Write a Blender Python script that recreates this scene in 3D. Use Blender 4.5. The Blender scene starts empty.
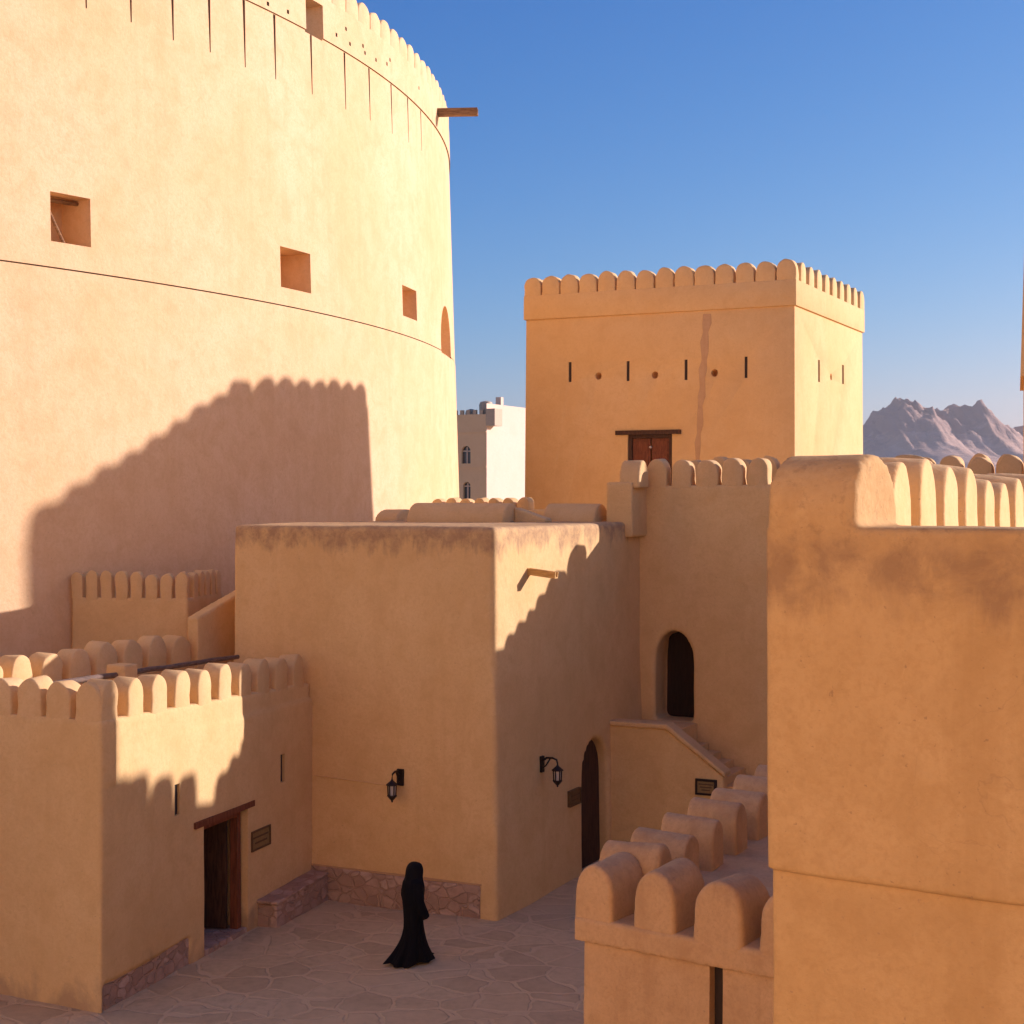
import bpy, bmesh, math, random
from mathutils import Vector, Matrix, noise
random.seed(7)
scene = bpy.context.scene
COL = scene.collection
F, CX, HY, H = 1550.0, 512.0, 497.0, 7.5          # focal length and horizon in pixels, eye height in metres
CAM = Vector((0, 0, H))
PI = math.pi

# ------------------------------------------------------------------ geometry helpers
def ray(px, py): return Vector(((px - CX) / F, 1.0, (HY - py) / F))
def at(px, py, Y): return CAM + ray(px, py) * Y
def ground(px, py, z=0.0):
    r = ray(px, py); return CAM + r * ((z - H) / r.z)
def flat(v): return Vector((v.x, v.y, 0.0))
A_U = math.atan((1270 - 512) / F)
U = Vector((math.sin(A_U), math.cos(A_U), 0)); V = Vector((-math.cos(A_U), math.sin(A_U), 0)); N = -V
UP = Vector((0, 0, 1))

class Wall:
    """a wall face: p0 on the ground, horizontal direction d, outward normal n, leaning inward by `lean` metres per metre"""
    def __init__(s, p0, d, n, lean=0.0):
        s.p0 = Vector(p0); s.d = d.normalized(); s.n0 = n.normalized()
        s.w = (UP - s.n0 * lean); s.n = s.d.cross(s.w).normalized()
        if s.n.dot(s.n0) < 0: s.n = -s.n
    def hit(s, px, py):
        r = ray(px, py); return CAM + r * ((s.p0 - CAM).dot(s.n) / r.dot(s.n))
    def sz(s, px, py):
        q = s.hit(px, py); return (q - s.p0).dot(s.d), q.z
    def pt(s, a, z, out=0.0): return s.p0 + s.d * a + s.w * z + s.n0 * out
    def at_x(s, px, z=0.0):
        """the along-wall distance of picture column px at height z"""
        r = ray(px, HY); o = s.pt(0, z); k = (CX - CX + r.x)
        den = s.d.x - k * s.d.y
        return -(o.x - k * o.y) / den
    def rot(s): return math.atan2(s.d.y, s.d.x)

def bm_prism(bm, bottom, top):
    n = len(bottom)
    b = [bm.verts.new(p) for p in bottom]; t = [bm.verts.new(p) for p in top]
    fs = [bm.faces.new(b[::-1]), bm.faces.new(t)]
    for i in range(n):
        j = (i + 1) % n
        fs.append(bm.faces.new((b[i], b[j], t[j], t[i])))
    return fs
def bm_box(bm, o, ax, ay, az):
    """box from corner o along three vectors"""
    return bm_prism(bm, [o, o + ax, o + ax + ay, o + ay], [o + az, o + ax + az, o + ax + ay + az, o + ay + az])
def bm_cbox(bm, c, dx, dy, dz, d=Vector((1, 0, 0)), n=Vector((0, 1, 0))):
    return bm_box(bm, c - d * dx / 2 - n * dy / 2 - UP * dz / 2, d * dx, n * dy, UP * dz)
def bm_extrude(bm, pts, vec):
    return bm_prism(bm, pts, [p + vec for p in pts])
def frame_of(t):
    t = t.normalized(); a = Vector((0, 0, 1)) if abs(t.z) < .9 else Vector((1, 0, 0))
    x = t.cross(a).normalized(); return x, t.cross(x).normalized()
def bm_tube(bm, pts, rad, n=12, caps=True):
    rings = []
    for i, p in enumerate(pts):
        t = (pts[min(i + 1, len(pts) - 1)] - pts[max(i - 1, 0)])
        x, y = frame_of(t); r = rad[i] if isinstance(rad, (list, tuple)) else rad
        rings.append([bm.verts.new(p + (x * math.cos(k * 2 * PI / n) + y * math.sin(k * 2 * PI / n)) * r) for k in range(n)])
    for a, b in zip(rings, rings[1:]):
        for k in range(n): bm.faces.new((a[k], a[(k + 1) % n], b[(k + 1) % n], b[k]))
    if caps: bm.faces.new(rings[0][::-1]); bm.faces.new(rings[-1])
def bm_lathe(bm, c, prof, n=24, caps=True):
    rings = [[bm.verts.new(c + Vector((r * math.cos(k * 2 * PI / n), r * math.sin(k * 2 * PI / n), z))) for k in range(n)] for r, z in prof]
    for a, b in zip(rings, rings[1:]):
        for k in range(n): bm.faces.new((a[k], a[(k + 1) % n], b[(k + 1) % n], b[k]))
    if caps: bm.faces.new(rings[0][::-1]); bm.faces.new(rings[-1])
def fix(bm):
    bmesh.ops.recalc_face_normals(bm, faces=bm.faces[:])

def mesh_of(bm, name, mat=None, smooth=35):
    fix(bm)
    me = bpy.data.meshes.new(name); bm.to_mesh(me); bm.free()
    finish(me, mat, smooth); return me
def finish(me, mat, smooth):
    if mat: 
        me.materials.clear(); me.materials.append(mat)
    if smooth:
        me.shade_smooth(); me.set_sharp_from_angle(angle=math.radians(smooth))
def evaluated(me, mods, cut=None, own=True, keep_mats=False):
    o = bpy.data.objects.new('tmp', me); COL.objects.link(o); c = None
    if cut is not None:
        c = bpy.data.objects.new('tmp_cut', cut); COL.objects.link(c)
        m = o.modifiers.new('b', 'BOOLEAN'); m.operation = 'DIFFERENCE'; m.solver = 'EXACT'; m.object = c
        m.use_self = own
        if keep_mats: m.material_mode = 'TRANSFER'
    for kind, props in mods:
        m = o.modifiers.new(kind, kind)
        for k, v in props.items(): setattr(m, k, v)
    dg = bpy.context.evaluated_depsgraph_get(); dg.update()
    out = bpy.data.meshes.new_from_object(o.evaluated_get(dg))
    bpy.data.objects.remove(o)
    if c: bpy.data.objects.remove(c)
    return out
def soften(me, seed, big=.018, mid=.008, fine=.003):
    """hand-laid plaster: push the vertices about by a few millimetres"""
    off = Vector((seed * 13.7, seed * 5.1, seed * 3.3))
    nor = [v.normal.copy() for v in me.vertices]
    for v, n in zip(me.vertices, nor):
        p = v.co + off
        d = noise.noise(p * .45) * big + noise.noise(p * 1.7) * mid + noise.noise(p * 6.5) * fine
        v.co += n * d
def plaster_mesh(bm, name, mat, voxel=.05, cut=None, smooth_n=6, seed=1, amp=1.0, crisp=None):
    fix(bm)
    me = bpy.data.meshes.new(name); bm.to_mesh(me); bm.free()
    cme = None
    if cut is not None:
        fix(cut); cme = bpy.data.meshes.new('cut'); cut.to_mesh(cme); cut.free()
    # union first (voxels), so cut the solid before: boolean then remesh
    me = evaluated(me, [('REMESH', dict(mode='VOXEL', voxel_size=voxel)), ('SMOOTH', dict(factor=.5, iterations=smooth_n))], cme)
    soften(me, seed, .018 * amp, .008 * amp, .003 * amp)
    if crisp is not None:
        fix(crisp); c2 = bpy.data.meshes.new('cut'); crisp.to_mesh(c2); crisp.free()
        me = evaluated(me, [], c2, False); me.name = name
    finish(me, mat, 50); return me

# ------------------------------------------------------------------ objects
def thing(name, label, cat, loc=(0, 0, 0), group=None):
    o = bpy.data.objects.new(name, None); o.empty_display_size = .3; COL.objects.link(o)
    o.location = loc; o['label'] = label; o['category'] = cat
    if group: o['group'] = group
    return o
def part(name, me, parent, label=None):
    """mesh given in world coordinates, made local to its parent"""
    o = bpy.data.objects.new(name, me); COL.objects.link(o)
    if parent is not None:
        base = parent.location.copy()
        if parent.parent is not None: base = base + parent.parent.location
        me.transform(Matrix.Translation(-base)); o.parent = parent
    if label: o['label'] = label
    return o
def single(name, me, label, cat, group=None):
    o = bpy.data.objects.new(name, me); COL.objects.link(o)
    o['label'] = label; o['category'] = cat
    if group: o['group'] = group
    return o
def struct(name, me, kind='structure'):
    o = bpy.data.objects.new(name, me); COL.objects.link(o); o['kind'] = kind; return o

# ------------------------------------------------------------------ materials
def new_mat(name):
    m = bpy.data.materials.new(name); m.use_nodes = True
    nt = m.node_tree; nt.nodes.clear()
    out = nt.nodes.new('ShaderNodeOutputMaterial'); b = nt.nodes.new('ShaderNodeBsdfPrincipled')
    nt.links.new(b.outputs[0], out.inputs[0]); return m, nt, b
class NT:
    def __init__(s, nt): s.nt = nt
    def n(s, t, **kw):
        x = s.nt.nodes.new(t)
        for k, v in kw.items(): setattr(x, k, v)
        return x
    def link(s, a, b): s.nt.links.new(a, b)
    def val(s, sock, v):
        if hasattr(v, 'is_output'): s.link(v, sock)
        else: sock.default_value = v
    def math(s, op, a, b=0.0, c=0.0, clamp=False):
        x = s.n('ShaderNodeMath', operation=op, use_clamp=clamp)
        s.val(x.inputs[0], a); s.val(x.inputs[1], b); s.val(x.inputs[2], c); return x.outputs[0]
    def mapr(s, v, a, b, c=0.0, d=1.0):
        x = s.n('ShaderNodeMapRange'); s.val(x.inputs[0], v)
        for i, q in enumerate((a, b, c, d)): s.val(x.inputs[i + 1], q)
        return x.outputs[0]
    def mix(s, f, a, b, mode='MIX'):
        x = s.n('ShaderNodeMix', data_type='RGBA', blend_type=mode)
        s.val(x.inputs[0], f)
        for k, v in ((6, a), (7, b)):
            if hasattr(v, 'is_output'): s.link(v, x.inputs[k])
            else: x.inputs[k].default_value = (*v, 1)
        return x.outputs[2]
    def noise(s, vec, scale, detail=4, rough=.55, dist=0.0):
        x = s.n('ShaderNodeTexNoise'); s.link(vec, x.inputs['Vector'])
        x.inputs['Scale'].default_value = scale; x.inputs['Detail'].default_value = detail
        x.inputs['Roughness'].default_value = rough; x.inputs['Distortion'].default_value = dist
        return x.outputs['Fac']
    def vscale(s, vec, sx, sy, sz):
        x = s.n('ShaderNodeMapping'); s.link(vec, x.inputs[0]); x.inputs['Scale'].default_value = (sx, sy, sz); return x.outputs[0]
    def bump(s, h, strength, dist, prev=None):
        x = s.n('ShaderNodeBump'); s.link(h, x.inputs['Height']); x.inputs['Strength'].default_value = strength
        x.inputs['Distance'].default_value = dist
        if prev is not None: s.link(prev, x.inputs['Normal'])
        return x.outputs[0]

def plaster(name, base, dark, light, stain_z=None, stain_h=.5, stain_col=(.34, .205, .115), streak=.35, scale=1.0, foot=None, stain_amt=.75, rough_bump=1.0, stain_hi=None, crack=.12, crisp=0.0):
    m, nt, b = new_mat(name); t = NT(nt)
    pos = t.n('ShaderNodeNewGeometry').outputs['Position']
    big = t.noise(pos, .35 * scale, 4, .55, .3)
    mid = t.noise(pos, 1.9 * scale, 6, .62, .5)
    fin = t.noise(pos, 22 * scale, 5, .65)
    col = t.mix(t.mapr(big, .38, .66), base, light)
    col = t.mix(t.mapr(mid, .45, .80, 0, .8), col, dark)
    # rain streaks
    st = t.noise(t.vscale(pos, 2.6, 2.6, .16), 1.0 * scale, 5, .6, .2)
    col = t.mix(t.math('MULTIPLY', t.mapr(st, .54, .74), streak), col, dark)
    # mottled trowel patches
    vor = t.noise(pos, 5.5 * scale, 3, .5, 1.2)
    col = t.mix(t.mapr(vor, .55, .75, 0, .28), col, light)
    col = t.mix(t.mapr(fin, .46, .74, 0, .55), col, dark)
    med = t.noise(pos, 7.5 * scale, 6, .7, .8)
    col = t.mix(t.mapr(med, .50, .72, 0, .5), col, dark)
    pit = t.noise(pos, 34 * scale, 2, .5)
    col = t.mix(t.mapr(pit, .70, .76, 0, .5), col, stain_col)
    # blotches of old repair
    bl = t.noise(pos, .8 * scale, 2, .5, 1.5)
    col = t.mix(t.mapr(bl, .60, .64, 0, .22), col, light)
    # fine cracks
    cr = t.n('ShaderNodeTexVoronoi', feature='DISTANCE_TO_EDGE'); cr.inputs['Scale'].default_value = 1.3 * scale
    wob = t.n('ShaderNodeTexNoise'); t.link(pos, wob.inputs['Vector']); wob.inputs['Scale'].default_value = 2.3; wob.inputs['Detail'].default_value = 5
    vm = t.n('ShaderNodeVectorMath', operation='MULTIPLY_ADD'); t.link(wob.outputs['Color'], vm.inputs[0]); vm.inputs[1].default_value = (.7, .7, .7); t.link(pos, vm.inputs[2])
    t.link(vm.outputs[0], cr.inputs['Vector'])
    crk = t.mapr(cr.outputs['Distance'], 0.0, .009, 1.0, 0.0)
    crk = t.math('MULTIPLY', crk, t.mapr(t.noise(pos, .9, 2), .52, .62))
    col = t.mix(t.math('MULTIPLY', crk, crack), col, stain_col)
    z = t.n('ShaderNodeSeparateXYZ'); t.link(pos, z.inputs[0]); z = z.outputs['Z']
    if stain_z is not None:
        edge = t.noise(t.vscale(pos, 1.7, 1.7, .45), 1.3, 6, .68, .3)
        low = t.math('ADD', stain_z - stain_h, t.mapr(edge, .3, .7, .62 * stain_h, -.75 * stain_h))
        msk = t.mapr(t.math('SUBTRACT', z, low), -.05 + .03 * crisp, .16 - .11 * crisp)
        blot = t.mapr(t.noise(pos, 4.2, 6, .68, .4), .36 + .06 * crisp, .62 - .06 * crisp, .25 - .1 * crisp, 1)
        msk = t.math('MULTIPLY', t.math('MULTIPLY', msk, blot), stain_amt)
        if stain_hi is not None: msk = t.math('MULTIPLY', msk, t.mapr(t.math('ADD', z, t.mapr(t.noise(pos, 3.1, 5, .6), .3, .7, -.06, .06)), stain_hi - .07, stain_hi + .05, 1, .12))
        col = t.mix(msk, col, stain_col)
        spk = t.math('MULTIPLY', t.mapr(t.noise(pos, 17, 4, .7), .56, .68), t.mapr(t.math('SUBTRACT', z, stain_z - stain_h * 1.2), 0, .3))
        col = t.mix(t.math('MULTIPLY', spk, .25), col, (.14, .085, .05))
    if foot is not None:
        edge = t.noise(t.vscale(pos, 1, 1, .6), 1.6, 5, .6, .3)
        msk = t.mapr(t.math('ADD', z, t.mapr(edge, .3, .7, -.35, .35)), foot - .25, foot + .05, .55, 0)
        col = t.mix(msk, col, stain_col)
    t.link(col, b.inputs['Base Color']); b.inputs['Roughness'].default_value = .93
    b.inputs['Specular IOR Level'].default_value = .15
    n1 = t.bump(t.noise(pos, 2.2, 4, .55), .30 * rough_bump, .05)
    n2 = t.bump(t.noise(pos, 11, 5, .62), .55 * rough_bump, .014, n1)
    n3 = t.bump(t.noise(pos, 55, 4, .7), .6 * rough_bump, .005, n2)
    n4 = t.bump(crk, crack, -.005, n3)
    t.link(n4, b.inputs['Normal'])
    return m

P_BASE, P_DARK, P_LIGHT = (.735, .485, .205), (.645, .405, .16), (.77, .53, .245)
M = {}
M['tower'] = plaster('tower_plaster', (.75, .50, .25), (.655, .41, .19), (.79, .555, .31), streak=.45, scale=.8)
M['main'] = plaster('ochre_plaster', P_BASE, P_DARK, P_LIGHT, stain_z=7.0, stain_h=.42, streak=.35)
M['wall'] = plaster('buff_plaster', P_BASE, P_DARK, P_LIGHT, streak=.3)
M['house'] = plaster('house_plaster', P_BASE, P_DARK, P_LIGHT, streak=.35, foot=.25)
M['near'] = plaster('weathered_plaster', (.545, .345, .14), (.45, .272, .104), (.60, .395, .175), stain_z=7.42, stain_h=.27, streak=.75, scale=1.5, stain_amt=.62, stain_hi=7.36, crack=.2, crisp=.7, stain_col=(.25, .15, .082))
M['merlon'] = plaster('merlon_plaster', (.72, .475, .21), P_DARK, (.76, .52, .25), streak=.25, scale=1.4)
M['groove_shade'] = plaster('groove_shade_plaster', (.30, .20, .12), (.22, .14, .085), (.36, .25, .155), streak=.4, scale=1.2)  # dark tone that paints shade into the tower's grooves, slots and holes
M['bounce'] = plaster('bounce_plaster', (.83, .585, .37), (.79, .54, .33), (.86, .62, .41), streak=.2, scale=.5)
M['lower'] = plaster('lower_bastion_face_plaster', (.64, .41, .195), (.50, .30, .135), (.69, .46, .23), streak=.6, scale=1.6, stain_z=4.45, stain_h=.22, stain_amt=.45)
M['keep'] = plaster('keep_plaster', (.73, .475, .20), (.66, .41, .165), (.76, .515, .235), streak=.3, scale=.6)
M['pale'] = plaster('pale_render', (.80, .55, .29), (.76, .51, .26), (.82, .58, .32), streak=.1, scale=.3)
M['white'] = plaster('white_render', (.74, .57, .41), (.71, .53, .37), (.76, .60, .45), streak=.1, scale=.3)
M['scar'] = plaster('repaired_plaster', (.53, .335, .17), (.48, .29, .14), (.58, .375, .20), streak=.5, scale=2)

def simple(name, col, rough=.6, metal=0.0, noise_amt=.25, nscale=9.0, bump=.0, spec=.4):
    m, nt, b = new_mat(name); t = NT(nt)
    pos = t.n('ShaderNodeNewGeometry').outputs['Position']
    f = t.noise(pos, nscale, 5, .6)
    c = t.mix(t.mapr(f, .35, .7), col, tuple(v * (1 - noise_amt) for v in col))
    t.link(c, b.inputs['Base Color']); b.inputs['Roughness'].default_value = rough; b.inputs['Metallic'].default_value = metal
    b.inputs['Specular IOR Level'].default_value = spec
    if bump: t.link(t.bump(f, bump, .02), b.inputs['Normal'])
    return m
def wood(name, col, dark, axis=(6, 6, .8)):
    m, nt, b = new_mat(name); t = NT(nt)
    pos = t.n('ShaderNodeNewGeometry').outputs['Position']
    g = t.noise(t.vscale(pos, *axis), 4.0, 6, .65, .6)
    c = t.mix(t.mapr(g, .38, .64), col, dark)
    t.link(c, b.inputs['Base Color']); b.inputs['Roughness'].default_value = .75; b.inputs['Specular IOR Level'].default_value = .25
    t.link(t.bump(g, .5, .01), b.inputs['Normal']); return m
M['wood_dark'] = wood('dark_wood', (.10, .047, .022), (.045, .02, .01))
M['spout'] = wood('golden_timber', (.66, .41, .14), (.42, .23, .075), (1, 1, 9))
M['arch_shade'] = wood('arch_shade_wood', (.035, .017, .009), (.018, .009, .005))
M['wood_door'] = wood('red_wood', (.23, .075, .03), (.12, .036, .015))
M['wood_beam'] = wood('weathered_timber', (.33, .19, .085), (.16, .08, .035), (1, 1, 9))
M['wood_pole'] = wood('grey_pole_timber', (.22, .15, .105), (.12, .08, .055), (3, 3, 9))
M['iron'] = simple('dark_iron', (.035, .025, .022), .5, .6, .3, 30, .1)
M['lamp_glass'] = simple('frosted_lamp_glass', (.55, .50, .44), .25, 0, .1)
M['plaque'] = simple('bronze_plaque', (.16, .09, .035), .5, .25, .35, 25)
M['plaque_face'] = simple('ochre_plaque_face', (.30, .19, .065), .6, .0, .3, 25)
M['plaque_mark'] = simple('plaque_lettering', (.11, .065, .025), .6, .0, .2)
M['cloth'] = simple('black_cloth', (.0065, .006, .007), .85, 0, .3, 6, .15, .15)
M['veil'] = simple('black_veil_cloth', (.009, .008, .009), .8, 0, .3, 6, .15, .15)
M['skin'] = simple('skin', (.30, .16, .10), .55, 0, .1)
M['dark'] = simple('slit_shade_paint', (.05, .035, .025), .95, 0, .2)
M['tank'] = simple('tank_plastic', (.56, .42, .26), .6, 0, .15)
M['glass'] = simple('dark_window_glass', (.05, .055, .06), .1, 0, .1, 3, 0, .6)
M['stone'] = None
def stone_mat(name, scale, mortar, cols, bumpd=.05, flatten=1.0, edge=.045):
    m, nt, b = new_mat(name); t = NT(nt)
    pos = t.n('ShaderNodeNewGeometry').outputs['Position']
    if flatten != 1.0: pos = t.vscale(pos, 1, 1, flatten)
    wob = t.n('ShaderNodeTexNoise'); t.link(pos, wob.inputs['Vector']); wob.inputs['Scale'].default_value = scale * .9; wob.inputs['Detail'].default_value = 4
    vm = t.n('ShaderNodeVectorMath', operation='MULTIPLY_ADD'); t.link(wob.outputs['Color'], vm.inputs[0])
    k = .55 / scale; vm.inputs[1].default_value = (k, k, k); t.link(pos, vm.inputs[2])
    vec = vm.outputs[0]
    v1 = t.n('ShaderNodeTexVoronoi', feature='DISTANCE_TO_EDGE'); v2 = t.n('ShaderNodeTexVoronoi')
    for v in (v1, v2):
        v.inputs['Scale'].default_value = scale; v.inputs['Randomness'].default_value = .95; t.link(vec, v.inputs['Vector'])
    rgb = t.n('ShaderNodeSeparateColor'); t.link(v2.outputs['Color'], rgb.inputs[0])
    c = t.mix(rgb.outputs[0], cols[0], cols[1]); c = t.mix(t.mapr(rgb.outputs[1], .6, .75, 0, .7), c, cols[2])
    c = t.mix(t.mapr(t.noise(pos, 6, 6, .65), .42, .7, 0, .5), c, tuple(x * .6 for x in cols[0]))
    wide = t.math('ADD', edge, t.mapr(t.noise(pos, 2.2, 4), .3, .7, -edge * .7, edge * .7))
    f = t.n('ShaderNodeMapRange', interpolation_type='SMOOTHSTEP'); t.link(v1.outputs['Distance'], f.inputs[0])
    t.link(t.math('MULTIPLY', wide, .45), f.inputs[1]); t.link(wide, f.inputs[2])
    c = t.mix(f.outputs[0], mortar, c)
    dust = t.noise(pos, .55, 5, .6, .4)
    c = t.mix(t.mapr(dust, .45, .66, 0, .7), c, mortar)
    t.link(c, b.inputs['Base Color']); b.inputs['Roughness'].default_value = .88; b.inputs['Specular IOR Level'].default_value = .25
    h = t.math('ADD', f.outputs[0], t.math('MULTIPLY', t.noise(pos, 7, 5, .6), .5))
    h = t.math('ADD', h, t.math('MULTIPLY', rgb.outputs[2], .35))
    n1 = t.bump(h, .8, bumpd); t.link(t.bump(t.noise(pos, 45, 4, .65), .4, .006, n1), b.inputs['Normal']); return m
M['flag'] = stone_mat('flagstones', 1.45, (.64, .48, .265), [(.58, .43, .235), (.64, .48, .265), (.51, .37, .20)], .016, 1.0, .06)
M['rubble'] = stone_mat('rubble_stone', 3.9, (.46, .30, .20), [(.45, .29, .20), (.60, .43, .32), (.34, .21, .14)], .06, 1.35, .07)
M['earth'] = simple('dusty_earth', (.50, .36, .22), .95, 0, .3, .3, .2)

# ------------------------------------------------------------------ merlons
def merlon_bm(w, h, th, pointed=0.0, bev=.025, n=14):
    """rounded-top merlon, width along X, depth along Y, foot slightly sunk"""
    r = w / 2; rise = min(r * (1.0 + pointed), h * .95); zc = h - rise
    prof = [(-r, -.06), (-r, zc * .5)]
    for i in range(n + 1):
        a = PI - PI * i / n
        prof.append((r * math.cos(a), zc + rise * math.sin(a) ** (1.0 if not pointed else 1.0)))
    prof += [(r, zc * .5), (r, -.06)]
    bm = bmesh.new(); rings = []
    for y, ins in ((-th / 2, bev), (-th / 2 + bev * .35, bev * .3), (-th / 2 + bev, 0), (th / 2 - bev, 0), (th / 2 - bev * .35, bev * .3), (th / 2, bev)):
        rings.append([bm.verts.new((x * (1 - ins / r), y, z if z < 0 else z - ins * max(0, (z - zc * .5) / (h - zc * .5)))) for x, z in prof])
    m = len(prof)
    for a, b in zip(rings, rings[1:]):
        for i in range(m):
            j = (i + 1) % m; bm.faces.new((a[i], a[j], b[j], b[i]))
    bm.faces.new(rings[0][::-1]); bm.faces.new(rings[-1]); return bm
def merlon_set(w, h, th, mat, pointed=0.0, bev=.025, k=3, soft=None, seed=0):
    out = []
    for i in range(k):
        bm = merlon_bm(w * (1 + random.uniform(-.03, .03)), h * (1 + random.uniform(-.03, .03)), th, pointed, bev)
        if soft:
            for v in bm.verts:
                if v.co.z > 0: v.co += Vector((noise.noise(v.co * 2.5 + Vector((i * 9, seed, 0))) * .035, 0, noise.noise(v.co * 2.5 + Vector((0, i * 7, seed))) * .035))
            me = plaster_mesh(bm, 'merlon', mat, soft, None, 4, seed + i * 3 + 1, 1.5)
        else:
            for v in bm.verts:
                v.co += Vector((noise.noise(v.co * 4 + Vector((i * 9, seed, 0))), 0, noise.noise(v.co * 4 + Vector((0, i * 7, seed))))) * .034
            me = mesh_of(bm, 'merlon', mat, 42)
        out.append(me)
    return out
def place_merlons(root, meshes, pts, ang, jitter=.03):
    for i, p in enumerate(pts):
        o = bpy.data.objects.new('merlon', random.choice(meshes)); COL.objects.link(o); o.parent = root
        o.location = Vector(p) - root.location
        o.rotation_euler = (random.uniform(-jitter, jitter) * .5, random.uniform(-jitter, jitter) * .5, ang + random.uniform(-jitter, jitter) + (PI if random.random() < .5 else 0))
        o.scale = (random.uniform(.94, 1.05), 1, random.uniform(.93, 1.06))
def row(p0, p1, n):
    p0, p1 = Vector(p0), Vector(p1)
    return [p0.lerp(p1, i / (n - 1)) for i in range(n)]

def arch_pts(s0, s1, z0, z1, spring, k=1.0, n=14):
    """outline of an arched opening in (s, z); k > 1 makes it pointed"""
    c = (s0 + s1) / 2; r = (s1 - s0) / 2; pts = [(s0, z0), (s1, z0)]
    for i in range(n + 1):
        a = PI * i / n
        pts.append((c + r * math.cos(a), spring + (z1 - spring) * abs(math.sin(a)) ** k))
    return pts
def cut_poly(bm, wall, sz, depth, out=.3):
    bm_extrude(bm, [wall.pt(s, z, out) for s, z in sz], -wall.n0 * (depth + out))
def rect(s0, s1, z0, z1): return [(s0, z0), (s1, z0), (s1, z1), (s0, z1)]
def cut_px(bm, wall, x0, y0, x1, y1, depth):
    xm, ym = (x0 + x1) / 2, (y0 + y1) / 2
    s0 = wall.sz(x0, ym)[0]; s1 = wall.sz(x1, ym)[0]; z1 = wall.sz(xm, y0)[1]; z0 = wall.sz(xm, y1)[1]
    if s0 > s1: s0, s1 = s1, s0
    cut_poly(bm, wall, rect(s0, s1, z0, z1), depth); return s0, s1, z0, z1

# ================================================================== THE SETTING
EL, AZ = math.radians(17.6), math.radians(12.3)      # sun height, and its bearing measured from +X towards +Y
SUN = Vector((math.cos(EL) * math.cos(AZ), math.cos(EL) * math.sin(AZ), math.sin(EL)))

bm = bmesh.new()
for a, b in ((0, 0),): 
    vs = [bm.verts.new(p) for p in ((-6000, -3000, -.06), (6000, -3000, -.06), (6000, 9000, -.06), (-6000, 9000, -.06))]
    bm.faces.new(vs)
struct('ground', mesh_of(bm, 'ground', M['earth'], 0))
bm = bmesh.new()
bmesh.ops.create_grid(bm, x_segments=160, y_segments=160, size=1)
for v in bm.verts:
    x, y = v.co.x * 14 - 4, v.co.y * 14 + 22
    v.co = Vector((x, y, noise.noise(Vector((x * .6, y * .6, 2))) * .03 + noise.noise(Vector((x * 1.9, y * 1.9, 5))) * .012))
struct('pavement', mesh_of(bm, 'pavement', M['flag'], 60))

# ------------------------------------------------------------------ courtyard building (the plain block in the middle)
c0 = ground(497, 922)
LEAN_F, LEAN_R = .012, .013
MF = Wall(c0, V, -U, LEAN_F)              # face towards the picture's left front
MR = Wall(c0, U, N, LEAN_R)               # face towards the right
ML, MD = 5.75, 8.2
MZ = 6.97
def mpt(s, t, z): return c0 + V * (s - (0 if s > 1 else 0)) + U * t + UP * z
bot = [c0, c0 + V * ML, c0 + V * ML + U * MD, c0 + U * MD]
top = [c0 + V * LEAN_R * MZ + U * LEAN_F * MZ, c0 + V * ML + U * LEAN_F * MZ, c0 + V * ML + U * MD, c0 + V * LEAN_R * MZ + U * MD]
top = [p + UP * MZ for p in top]
bm = bmesh.new(); bm_prism(bm, [p - UP * .3 for p in bot], top)
cut = bmesh.new()
# arched passage near the far end of the right face
s0, _ = MR.sz(583.5, 840); s1, _ = MR.sz(609.5, 840)
zt = MR.sz(600, 737)[1]
cut_poly(cut, MR, arch_pts(s0, s1, -.5, zt, zt - .75, .85), 1.6)
PS0, PS1, PZT = s0, s1, zt
build = thing('courtyard_building', 'plain two-storey ochre plaster block with blunt rounded corners standing in the middle of the courtyard', 'building', c0)
part('wall', plaster_mesh(bm, 'wall', M['main'], .055, cut, 9, 3), build)
bm = bmesh.new(); bm_extrude(bm, [MR.pt(a, z, -.22) for a, z in arch_pts(PS0 - .06, PS1 + .06, .0, PZT + .05, PZT - .7, .85)], V * .08)
part('door', mesh_of(bm, 'door', M['wood_dark']), build)  # dark panel added in place of the shade inside the open passage
# roof vaults and low parapets on the roof
def barrel(bm, p, d, length, r, h, n=12, flare=0.0):
    """half barrel lying on the roof along d"""
    x = d.cross(UP)
    rings = []
    for k in range(2):
        q = p + d * length * k
        ring = [q + x * r * (1 + flare) - UP * .1]
        for i in range(n + 1):
            a = PI * i / n; ring.append(q + x * r * math.cos(a) + UP * h * math.sin(a))
        ring.append(q - x * r * (1 + flare) - UP * .1)
        rings.append(ring)
    bm_prism(bm, rings[0], rings[1])
q = at(512, 522, 33.0); q.z = MZ - .03
bm = bmesh.new(); barrel(bm, q, V, 2.35, .42, .43)
part('roof_vault', plaster_mesh(bm, 'roof_vault', M['merlon'], .035, None, 4, 8, .6), build)
q2 = at(602, 522, 33.4); q2.z = MZ - .03
bm = bmesh.new(); barrel(bm, q2, V, 1.25, .40, .42)
part('roof_vault', plaster_mesh(bm, 'roof_vault', M['merlon'], .035, None, 6, 9, .6), build)
bm = bmesh.new(); bm_prism(bm, [q + N * .0 + U * .1, q + N * .75 + U * .1, q + N * .75 + U * .4, q + U * .4], [p + UP * h for p, h in ((q + U * .1, .34), (q + N * .75 + U * .1, .10), (q + N * .75 + U * .4, .10), (q + U * .4, .34))])
part('roof_kerb', plaster_mesh(bm, 'roof_kerb', M['merlon'], .03, None, 3, 10, .4), build)
q3 = at(408, 522, 35.5); q3.z = MZ - .03
bm = bmesh.new(); barrel(bm, q3, V, .6, .5, .28)
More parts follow.
